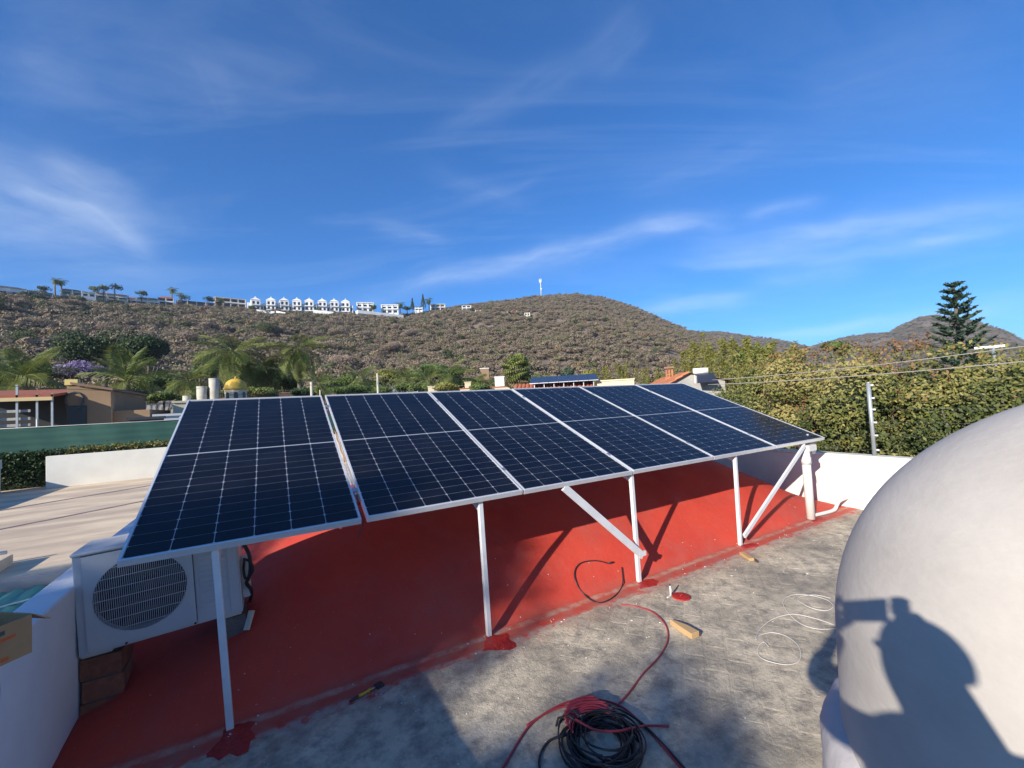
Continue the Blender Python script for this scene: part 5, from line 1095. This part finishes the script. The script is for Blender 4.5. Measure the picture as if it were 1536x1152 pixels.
for i in range(pvn):
    t = thing('roof_solar_panel', ('first', 'second', 'third', 'fourth', 'fifth', 'sixth', 'seventh')[i]+' raised panel on the red-tiled house, counted from the fan palm', 'solar panel', (pvd[0], pvd[1], pvd[2]), -az_of(845, 566), 'solar panels on the red-tiled house'); x = (i-(pvn-1)/2)*pww
    MB().add([(x-pww*.48, -1.1, -.42), (x+pww*.48, -1.1, -.42), (x+pww*.48, .9, .16), (x-pww*.48, .9, .16), (x-pww*.48, -1.1, -.38), (x+pww*.48, -1.1, -.38), (x+pww*.48, .9, .20), (x-pww*.48, .9, .20)], [(3, 2, 1, 0), (4, 5, 6, 7), (0, 1, 5, 4), (1, 2, 6, 5), (2, 3, 7, 6), (3, 0, 4, 7)]).build('module', 'pv_dark', t)
    MB().bar((x-pww*.48, -1.12, -.40), (x+pww*.48, -1.12, -.40), .03, .05).build('frame_edge', 'alu', t); MB().bar((x, -.9, -.4), (x, -.9, -.95), .05, .05, up=(0, 1, 0)).build('support', 'steel_white', t); MB().bar((x, .7, .1), (x, .7, -.95), .05, .05, up=(0, 1, 0)).build('support', 'steel_white', t)
block('parapet_wall', 'long cream parapet beside the orange-tiled roof', 896, 950, 571, 33, 'bw_cream', .3, cat='wall')
# house B: orange tile roof running away, grey gable, solar water heater
dist = 30; b = dp(1033, 561, dist); k = mpp(1033, 561, dist); hB = thing('gable_house', 'orange-tiled house with a bare grey gable wall carrying a solar water heater', 'house', (b[0], b[1], GZ), -az_of(1033, 561)+.25); zr = b[2]-GZ
MB().prism_y([(-1.6, 0), (2.2, 0), (2.2, zr-.55), (0, zr), (-1.6, zr-.85)], 0, .25).build('gable_wall', 'bw_grey', hB)
MB().box((-1.55, .26, 0), (2.15, 9, zr-.9)).build('wall', 'bw_grey', hB)
MB().add([(-2.1, -.25, zr-1.05), (.02, -.25, zr+.06), (.02, 9.2, zr+.06), (-2.1, 9.2, zr-1.05), (2.5, -.25, zr-.58), (2.5, 9.2, zr-.58)], [(0, 1, 2, 3), (1, 4, 5, 2)]).build('roof_deck', 'tile_orange', hB)
lsl = math.hypot(2.12, 1.11); tile_field(hB, 9.4, lsl, (-2.12, 9.2, zr-1.03), (0, -1, 0), (2.12, 0, 1.11), 'tile_orange', .32, .42)
wh = thing('water_heater', 'solar water heater with a white tank and dark collector on the grey gable', 'water heater', tuple(dp(1052, 566, dist-.2)), -az_of(1052, 566)); k = mpp(1052, 560, dist)
MB().tube([(-11*k, .3, .42), (10*k, .3, .42)], .21, 18).build('tank', 'bw_white', wh); MB().add([(-6*k, -.75, -.34), (22*k, -.75, -.34), (16*k, .1, .26), (-6*k, .1, .26), (-6*k, -.72, -.38), (22*k, -.72, -.38), (16*k, .13, .22), (-6*k, .13, .22)], [(0, 1, 2, 3), (7, 6, 5, 4), (4, 5, 1, 0), (5, 6, 2, 1), (6, 7, 3, 2), (7, 4, 0, 3)]).build('collector', 'pv_dark', wh)
for x in (-9*k, 8*k): MB().bar((x, .3, .3), (x, .3, -.35), .05, .05, up=(0, 1, 0)).build('leg', 'alu', wh)
ch_ = dp(1004, 560, 33); k = mpp(1004, 560, 33); t = thing('chimney', 'small brick chimney cap on short posts behind the orange roof', 'chimney', (ch_[0], ch_[1], ch_[2]-.3), -az_of(1004, 560))
for x in (-4*k, 0, 4*k): MB().box((x-.06, -.1, 0), (x+.06, .1, .3+7*k)).build('post', 'tile_orange', t)
MB().box((-7*k, -.25, .3+7*k), (7*k, .25, .3+10*k)).build('cap', 'bw_brown', t); MB().box((-6*k, -.22, -.6), (6*k, .22, .001)).build('stack', 'tile_orange', t)
# poles
for i, (u, vt, dist, m, lab) in enumerate([(566, 560, 42, 'concrete_pale', 'pale utility pole standing among the palms'), (467, 573, 38, 'concrete_pale', 'concrete utility pole with thin wires in front of the royal palm'), (480, 585, 40, 'bw_cream', 'thin cream pole beside the concrete utility pole')]):
    p = dp(u, vt, dist); t = thing('utility_pole', lab, 'pole', (p[0], p[1], GZ)); MB().tube([(0, 0, 0), (0, 0, p[2]-GZ)], [.15, .10] if i < 2 else [.06, .05], 8).build('shaft', m, t)
    if i < 2: MB().bar((-.4, .1, p[2]-GZ-.35), (.4, -.1, p[2]-GZ-.35), .08, .08).build('cross_arm', 'bw_brown', t)
span('thin wires running from the concrete pole towards the cream roof', (467, 577), 38, (330, 592), 30, .25, .014, 'roof_slate'); span('slack thin wire between the two utility poles', (467, 578), 38, (566, 566), 42, .3, .014, 'roof_slate'); span('pale thin wire from the palms pole towards the fan palm', (566, 566), 42, (720, 578), 48, .3, .018)
span('thin wire high over the mesh fence towards the ochre house', (-40, 575), 19, (300, 583), 26, .15, .008, 'roof_slate')

# palms and trees
palm('coconut palm with arching fronds right of the ochre house', 190, 572, 34, 2.5, 17, 1, .17, .75); palm('feathery palm behind the pergola', 36, 566, 38, 2.4, 17, 2, .17, .7); palm('dusky palm at the pergola end, beside the feathery one', 2, 565, 44, 2.6, 15, 3, .17, .4)
palm('big royal palm with a spear leaf above the yellow cupola', 350, 528, 48, 4.0, 22, 4, .26, .42, True); palm('tall royal palm with a green crown shaft, beside the big one', 447, 524, 48, 3.6, 20, 5, .24, .38, True); palm('drooping royal palm between the two tall ones', 398, 553, 50, 3.6, 18, 6, .22, .4, True)
palm('young yellowish palm above the concrete columns', 283, 572, 44, 2.6, 16, 7, .16, .5); palm('low palm with hanging fronds just left of the cream roof', 268, 600, 36, 2.2, 13, 8, .13, .2)
for i, (u, v, d, s, lab) in enumerate([(543, 568, 58, 3.2, 'mid green palm left of the pale utility pole'), (604, 566, 62, 3.0, 'slender palm behind the low white house'), (641, 570, 60, 3.2, 'palm with a fan of fronds beside the round green tree'), (675, 563, 60, 3.8, 'palm with one upright spear frond below the round green tree'), (716, 574, 58, 2.4, 'small palm below the water tank tower'), (560, 582, 54, 2.2, 'short palm beneath the pale utility pole'), (480, 577, 46, 2.4, 'yellow-green palm at the foot of the tall royal palm'), (735, 578, 55, 2.0, 'short palm against the white house corner')]):
    palm(lab, u, v, d, s, 14, 20+i, .15, .55)
fan_palm('fan palm with a skirt of dry leaves beside the red-tiled house', 775, 551, 40, 1.5, 3)
def btree(label, u, v, dist, rpx, rzpx, n, leafpx=2.2, m='leaf_green', seed=0, **k):
    c = dp(u, v, dist); q = mpp(u, v, dist); zb = GZ if dist < 82 else near_z(c[0], c[1])-.5; return tree(label, (c[0], c[1], zb), c[2]-zb, rpx*q, rzpx*q, n, leafpx*q*1.5, m, seed, group=k.pop('group', 'garden trees behind the roofs'), **k)
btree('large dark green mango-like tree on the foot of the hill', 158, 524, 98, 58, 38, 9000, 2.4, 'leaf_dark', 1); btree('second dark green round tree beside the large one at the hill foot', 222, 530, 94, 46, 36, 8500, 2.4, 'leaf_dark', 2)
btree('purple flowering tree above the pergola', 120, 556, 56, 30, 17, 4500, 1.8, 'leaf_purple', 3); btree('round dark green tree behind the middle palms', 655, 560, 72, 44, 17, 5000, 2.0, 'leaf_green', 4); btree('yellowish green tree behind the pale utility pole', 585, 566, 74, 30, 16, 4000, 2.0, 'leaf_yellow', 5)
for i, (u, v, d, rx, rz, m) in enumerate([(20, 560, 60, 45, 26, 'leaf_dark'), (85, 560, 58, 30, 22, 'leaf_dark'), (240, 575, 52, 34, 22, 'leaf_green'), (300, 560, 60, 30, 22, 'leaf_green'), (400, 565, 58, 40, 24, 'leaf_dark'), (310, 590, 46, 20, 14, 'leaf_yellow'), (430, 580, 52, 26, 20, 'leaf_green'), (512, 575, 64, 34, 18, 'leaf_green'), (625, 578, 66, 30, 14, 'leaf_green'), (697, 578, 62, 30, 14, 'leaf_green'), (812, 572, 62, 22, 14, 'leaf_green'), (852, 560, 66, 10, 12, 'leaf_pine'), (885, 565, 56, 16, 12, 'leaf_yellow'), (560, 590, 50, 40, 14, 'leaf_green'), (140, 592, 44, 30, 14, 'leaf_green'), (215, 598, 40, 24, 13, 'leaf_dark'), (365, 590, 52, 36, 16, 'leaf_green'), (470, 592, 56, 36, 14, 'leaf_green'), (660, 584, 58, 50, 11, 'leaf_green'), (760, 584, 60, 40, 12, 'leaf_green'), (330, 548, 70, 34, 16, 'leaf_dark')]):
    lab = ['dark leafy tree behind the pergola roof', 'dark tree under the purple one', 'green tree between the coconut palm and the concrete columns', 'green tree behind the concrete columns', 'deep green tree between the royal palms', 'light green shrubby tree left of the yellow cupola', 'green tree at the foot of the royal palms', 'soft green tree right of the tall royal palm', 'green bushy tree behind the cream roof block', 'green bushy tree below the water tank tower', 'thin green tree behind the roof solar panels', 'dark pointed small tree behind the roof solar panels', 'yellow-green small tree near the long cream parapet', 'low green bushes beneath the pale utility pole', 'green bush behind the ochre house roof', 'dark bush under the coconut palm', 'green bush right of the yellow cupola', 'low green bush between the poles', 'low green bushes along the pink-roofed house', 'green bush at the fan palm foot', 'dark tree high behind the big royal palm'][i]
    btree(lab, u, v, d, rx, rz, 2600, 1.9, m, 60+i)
for i, (u, v, d, rx, rz, m, lab) in enumerate([(150, 600, 31, 26, 12, 'leaf_green', 'bush leaning over the ochre house back wall'), (246, 598, 32, 24, 13, 'leaf_green', 'bush beside the small white roof block'), (392, 590, 40, 30, 13, 'leaf_green', 'bush under the drooping royal palm'), (452, 590, 41, 22, 12, 'leaf_dark', 'dark bush at the concrete utility pole'), (522, 586, 44, 34, 12, 'leaf_green', 'broad bush left of the pale utility pole'), (612, 584, 47, 24, 10, 'leaf_green', 'bush in front of the low white house'), (668, 582, 46, 26, 11, 'leaf_yellow', 'yellowish bush below the spear-leaf palm'), (716, 584, 43, 22, 10, 'leaf_green', 'bush beside the pink-roofed house')]):
    btree(lab, u, v, d, rx, rz, 2400, 1.9, m, 700+i)
# leafless rounded trees on the lower hillside
rd = random.Random(21); k_ = 0
while k_ < 46:
    u = rd.uniform(-60, 620); dist = rd.uniform(92, 300); c = dp(u, 560, dist); zb = near_z(c[0], c[1]); R_ = rd.uniform(4.2, 7.6)*(1 if dist < 200 else .85)
    tree('bare rounded dry-season tree on the hillside below the ridge houses', (c[0], c[1], zb-.3), R_*rd.uniform(.62, .8), R_, R_*rd.uniform(.55, .72), 2600, .55, 'dry_twigs' if rd.random() < .86 else 'scrub_green', 500+k_, name='dry_tree', group='bare trees on the lower hillside', lobes=9, shell=.8, aspect=.4, trunk_r=.22); k_ += 1
# bamboo
for i, (u, vt, d, lab) in enumerate([(1052, 500, 34, 'tallest yellow-green bamboo plume left of the hedge'), (1075, 512, 32, 'feathery bamboo clump beside the tallest plume'), (1100, 508, 33, 'bamboo clump at the start of the hedge'), (1033, 520, 36, 'slender bamboo plume above the water heater'), (1122, 510, 30, 'loose bamboo plume in front of the round green tree'), (1148, 513, 28, 'bamboo plume rising behind the olive green shrub'), (1176, 516, 27, 'low bamboo plume deep in the hedge')]): bamboo(lab, u, vt, d, 0, 200+i, culms=9, spread=.9)
for i, (u, vt) in enumerate([(905, 551), (928, 545), (942, 548), (965, 552), (985, 553), (1013, 540), (890, 556)]): bamboo(['small bamboo clump at the near end of the long cream parapet', 'small bamboo clump above the middle of the long cream parapet', 'pale bamboo clump at the far end of the long cream parapet', 'low bamboo clump above the start of the orange roof', 'small bamboo clump left of the chimney posts', 'tall thin bamboo clump right of the chimney posts', 'low bamboo clump between the roof solar panels and the cream parapet'][i], u, vt, 46+i % 3, 0, 220+i, culms=6, spread=.8, group='small bamboo clumps behind the orange roof')
btree('dark green tree top behind the bamboo', 1135, 538, 30, 34, 20, 4500, 2.2, 'leaf_green', 91); btree('small flat-topped tree poking above the hedge', 1252, 522, 26, 22, 12, 1600, 2.6, 'leaf_green', 92)
for i, (u, v, rx, rz) in enumerate([(66, 434, 9, 6), (142, 434, 9, 6), (155, 432, 10, 6), (172, 431, 9, 6), (212, 440, 8, 6), (272, 445, 11, 7), (312, 450, 9, 6), (330, 452, 8, 6), (560, 462, 7, 5), (611, 463, 8, 5), (724, 463, 7, 5), (738, 466, 9, 6), (750, 468, 8, 5), (378, 462, 6, 5), (476, 466, 6, 4)]):
    d_ = RD(u)*.985; c = dp(u, v, d_); q = mpp(u, v, d_); zb = near_z(c[0], c[1])-1
    lab = ['beside the two ridge palms', 'behind the small white ridge house', 'above the wide red ridge roof', 'over the cream columns of a ridge house', 'by the cream ridge villa', 'past the single ridge palm', 'over the low brown ridge house', 'near the ochre ridge house', 'at the white ridge deck', 'beside the smaller ridge conifer', 'among the slope houses, first of the clump', 'among the slope houses, middle of the clump', 'among the slope houses, last of the clump', 'before the first spired house', 'between the spired houses'][i]
    tree('round ridge tree '+lab, (c[0], c[1], zb), max(1.5, c[2]-zb), rx*q, rz*q, 420, 2.0*q, 'leaf_green' if i % 3 else 'leaf_dark', 400+i, group='trees along the ridge', lobes=7)
# Norfolk Island pine: whorls of level branches
dist = 30; pt = dp(1430, 424, dist); t = thing('araucaria', 'tall tiered conifer standing behind the overgrown hedge', 'tree', (pt[0], pt[1], GZ)); H = pt[2]-GZ
MB().tube([(0, 0, 0), (0, 0, H*.6), (0, 0, H)], [.22, .13, .03], 8).build('trunk', 'trunk_grey', t)
r = np.random.default_rng(8); cen = []; dr = []; tn = []; br = MB()
for q in range(19):
    f = (q+.5)/19; z = H*(.30+.70*f); ln = .12+1.75*(1-f)**.85
    nb2 = 5 if f > .7 else 6
    for j in range(nb2):
        a = j*2*PI/nb2+q*.55+r.normal(0, .08); l = ln*r.uniform(.8, 1.05); up = .32+.2*f; pts = [(l*s*math.cos(a), l*s*math.sin(a), z+l*(.10*s+up*s*s*.8)) for s in np.linspace(0, 1, 6)]; br.tube(pts, [.03, .025, .02, .016, .012, .006], 4)
        for s in np.linspace(.25, 1, int(10+14*l/3)):
            p = np.array([l*s*math.cos(a), l*s*math.sin(a), z+l*(.10*s+up*s*s*.8)])
            for sd in (-1, 1, 0):
                d = np.array([math.cos(a+sd*.8), math.sin(a+sd*.8), .35]); cen.append(p+d*.10); dr.append(d); tn.append(np.clip(r.normal(.45, .2), 0, 1))
br.build('branches', 'trunk_grey', t); n = len(cen); mesh_obj('needles', leaf_mesh('needles', 'leaf_pine', np.array(cen), r.uniform(.22, .38, n), tn, .32, rand_unit(n, r), 0, np.array(dr)), t)

# ================================================================== behind us: trees that shade the roof, and the person taking the picture
PERP = np.array([SH[1], -SH[0]])
def shade_tree(label, a, s, top_h, rx, rz, n, seed, leaf=.13):
    p = SH*s+PERP*a; zt = top_h-math.tan(SUN_EL)*s-rz; return tree(label, (p[0], p[1], GZ), zt-GZ, rx, rz, n, leaf, 'leaf_green', seed, group='trees behind the roof terrace', lobes=16, trunk_r=.2)
shade_tree('leafy garden tree behind the roof, its crown shading the air conditioner', -1.2, -14, 1.95, 2.2, 2.8, 13000, 301)
shade_tree('dense garden tree behind the roof, its crown shading the first rack posts', .10, -15.5, 2.30, 1.3, 3.0, 14000, 304)
shade_tree('leafy garden tree behind the roof, its crown shading the cable coil', 1.95, -13, 1.12, 1.8, 2.4, 9000, 302)
shade_tree('low leafy garden tree behind the roof, beside the two shading trees', -3.6, -14.5, .9, 1.9, 2.2, 6000, 303)
pmat('skin', (.36, .20, .13), .55); pmat('cloth_navy', (.035, .045, .08), .85, (.028, .036, .065), scale=20); pmat('cloth_denim', (.05, .065, .10), .9, (.04, .05, .08), scale=25); pmat('hair_dark', (.015, .012, .010), .5); pmat('phone_black', (.015, .015, .017), .25); pmat('shoe', (.05, .045, .04), .7); pmat('eye_white', (.7, .68, .65), .3); pmat('lip', (.30, .12, .10), .5)
CX, CY = .05, .34                                  # the lens in the person's own frame: +y is the way they look, +x their right
fh_ = np.array([math.sin(YAW), math.cos(YAW), 0]); base = CAM-fh_*CY-np.array([math.cos(YAW), -math.sin(YAW), 0])*CX
ps = thing('person', 'person in a navy shirt and jeans standing on the roof, raising a phone', 'person', (base[0], base[1], 0), -YAW)
def skin_mesh(name, m, verts, edges, rad, parent, root=0, sub=2):
    me = bpy.data.meshes.new(name); me.from_pydata(verts, edges, []); o = bpy.data.objects.new(name, me); COL.objects.link(o); o.parent = parent; me.materials.append(MATS[m])
    md = o.modifiers.new('skin', 'SKIN'); md.use_smooth_shade = True
    for i, q in enumerate(rad): me.skin_vertices[0].data[i].radius = q if hasattr(q, '__len__') else (q, q)
    me.skin_vertices[0].data[root].use_root = True; sb_ = o.modifiers.new('sub', 'SUBSURF'); sb_.levels = sub; sb_.render_levels = sub; return o
ph_z = CAM[2]-.02; HC = CX+.03; HY = CY-.045; K = 1.0   # hands' middle, hands' depth, body scale
def kz(v): return (v[0], v[1], v[2]*K)
B_V = [kz(v) for v in [(0, 0, .95), (0, .01, 1.12), (0, .0, 1.30), (0, -.01, 1.42), (0, .005, 1.50), (0, .03, 1.56), (0, .045, 1.62), (0, .03, 1.70), (0, .02, 1.735),
       (-.10, 0, .90), (-.11, .01, .50), (-.115, -.03, .10), (-.12, .10, .035), (.10, 0, .90), (.11, .01, .50), (.115, -.03, .10), (.12, .10, .035)]]
B_V += [(-.19, -.01, 1.40*K), (-.30, .21, 1.33), (HC-.115, HY, 1.585), (.19, -.01, 1.40*K), (.31, .14, 1.15), (HC+.125, HY, 1.585)]
B_E = [(0, 1), (1, 2), (2, 3), (3, 4), (4, 5), (5, 6), (6, 7), (7, 8), (0, 9), (9, 10), (10, 11), (11, 12), (0, 13), (13, 14), (14, 15), (15, 16), (3, 17), (17, 18), (18, 19), (3, 20), (20, 21), (21, 22)]
B_R = [(.16, .12), (.15, .11), (.17, .12), (.15, .10), .058, (.075, .085), (.078, .098), (.074, .092), (.04, .05), (.09, .095), .065, .045, (.045, .03), (.09, .095), .065, .045, (.045, .03), .065, .048, .03, .065, .048, .03]
skin_mesh('body', 'skin', B_V, B_E, B_R, ps)
SV = [B_V[i] for i in [0, 1, 2, 3, 17, 18, 20, 21]]; SV[0] = (0, 0, .88*K)
mid_l = tuple((np.array(B_V[18])*.6+np.array(B_V[19])*.4)); mid_r = tuple((np.array(B_V[21])*.6+np.array(B_V[22])*.4))
skin_mesh('shirt', 'cloth_navy', SV+[mid_l, mid_r], [(0, 1), (1, 2), (2, 3), (3, 4), (4, 5), (3, 6), (6, 7), (5, 8), (7, 9)], [(.185, .14), (.175, .13), (.195, .14), (.165, .115), .082, .064, .082, .064, .055, .055], ps)
skin_mesh('trousers', 'cloth_denim', [kz(v) for v in [(0, 0, .97), (-.10, 0, .88), (-.11, .01, .50), (-.115, -.03, .09), (.10, 0, .88), (.11, .01, .50), (.115, -.03, .09)]], [(0, 1), (1, 2), (2, 3), (0, 4), (4, 5), (5, 6)], [(.175, .135), (.105, .11), .08, .065, (.105, .11), .08, .065], ps)
hr = MB().lathe([(.0855*math.cos(a), .108*math.sin(a)) for a in np.linspace(-.1, PI/2-.02, 10)], 20, (0, .022, 1.665*K)); hr.v = [(x, .022+(y-.022)*1.18, z) for x, y, z in hr.v]; hr.build('hair', 'hair_dark', ps)
for sx in (-1, 1):
    MB().box((sx*.12-.048, -.075, .0), (sx*.12+.048, .19, .085)).build('shoe', 'shoe', ps, bevel=.02)
    MB().lathe([(.0005, -.012), (.009, -.008), (.012, 0), (.009, .008), (.0005, .012)], 10, (sx*.032, .132, 1.645*K)).build('eye', 'eye_white', ps)
    MB().lathe([(.0005, -.03), (.014, -.018), (.017, .008), (.010, .028), (.0005, .03)], 10, (sx*.083, .03, 1.635*K)).build('ear', 'skin', ps)
MB().tube([kz((0, .125, 1.65)), kz((0, .15, 1.615)), kz((0, .135, 1.605))], [.010, .015, .008], 8).build('nose', 'skin', ps); MB().tube([kz((-.024, .128, 1.578)), kz((0, .136, 1.576)), kz((.024, .128, 1.578))], [.003, .006, .003], 6).build('mouth', 'lip', ps)
# hands: palm and five fingers, closed on the phone's ends
def hand(sx):
    def q(x, y, z): return (HC+x, HY-.355+y, z)
    skin_mesh('palm', 'skin', [q(sx*.12, .355, 1.585), q(sx*.122, .362, ph_z-.03), q(sx*.115, .372, ph_z+.005)], [(0, 1), (1, 2)], [(.026, .018), (.034, .016), (.03, .014)], ps, 0, 1)
    for i in range(4):
        x0 = sx*.108; z0 = ph_z+.028-.0175*i; lf = (.95, 1.05, 1.0, .8)[i]
        pts = [q(sx*.118, .360, z0), q(x0+sx*.004, .374, z0+.02), q(x0-sx*.01*lf, .376, z0+.030), q(x0-sx*.03*lf, .376, z0+.032)] if (sx < 0 and i < 2) else [q(sx*.118, .360, z0), q(x0+sx*.008, .378, z0+.006), q(x0-sx*.012*lf, .381, z0+.007), q(x0-sx*.030*lf, .380, z0+.005)]
        skin_mesh('finger', 'skin', pts, [(0, 1), (1, 2), (2, 3)], [.0105, .010, .0095, .0075], ps, 0, 1)
    skin_mesh('thumb', 'skin', [q(sx*.112, .352, ph_z-.035), q(sx*.085, .348, ph_z-.02), q(sx*.062, .352, ph_z-.012)], [(0, 1), (1, 2)], [.012, .0105, .008], ps, 0, 1)
hand(-1); hand(1)
pc = CAM-FW*.014
phn = thing('phone', 'black phone held level in both hands by the person', 'phone', pc); phn.rotation_euler = (PIT, 0, -YAW)
MB().box((-.045, -.004, -.055), (.105, .004, .020)).build('phone_body', 'phone_black', phn, bevel=.0035)
MB().box((-.022, .0042, -.018), (.016, .0065, .017)).build('camera_bump', 'phone_black', phn, bevel=.001); MB().add([(-.042, -.0045, -.052), (.102, -.0045, -.052), (.102, -.0045, .017), (-.042, -.0045, .017)], [(0, 1, 2, 3)]).build('screen', 'win_dark', phn)
# ================================================================== thin haze over the valley
def make_haze():
    m = bpy.data.materials.new('haze_air'); m.use_nodes = True; t = m.node_tree; t.nodes.clear()
    o = t.nodes.new('ShaderNodeOutputMaterial'); v = t.nodes.new('ShaderNodeVolumePrincipled'); v.inputs['Color'].default_value = (.74, .84, .97, 1); v.inputs['Density'].default_value = .00017; v.inputs['Anisotropy'].default_value = .1
    t.links.new(v.outputs[0], o.inputs['Volume']); MATS['haze_air'] = m
    hz = MB().box((-2600, -1400, GZ-60), (3000, 4200, 200)).build('haze', 'haze_air'); kind(hz, 'stuff', 'thin bluish haze over the valley')
make_haze()
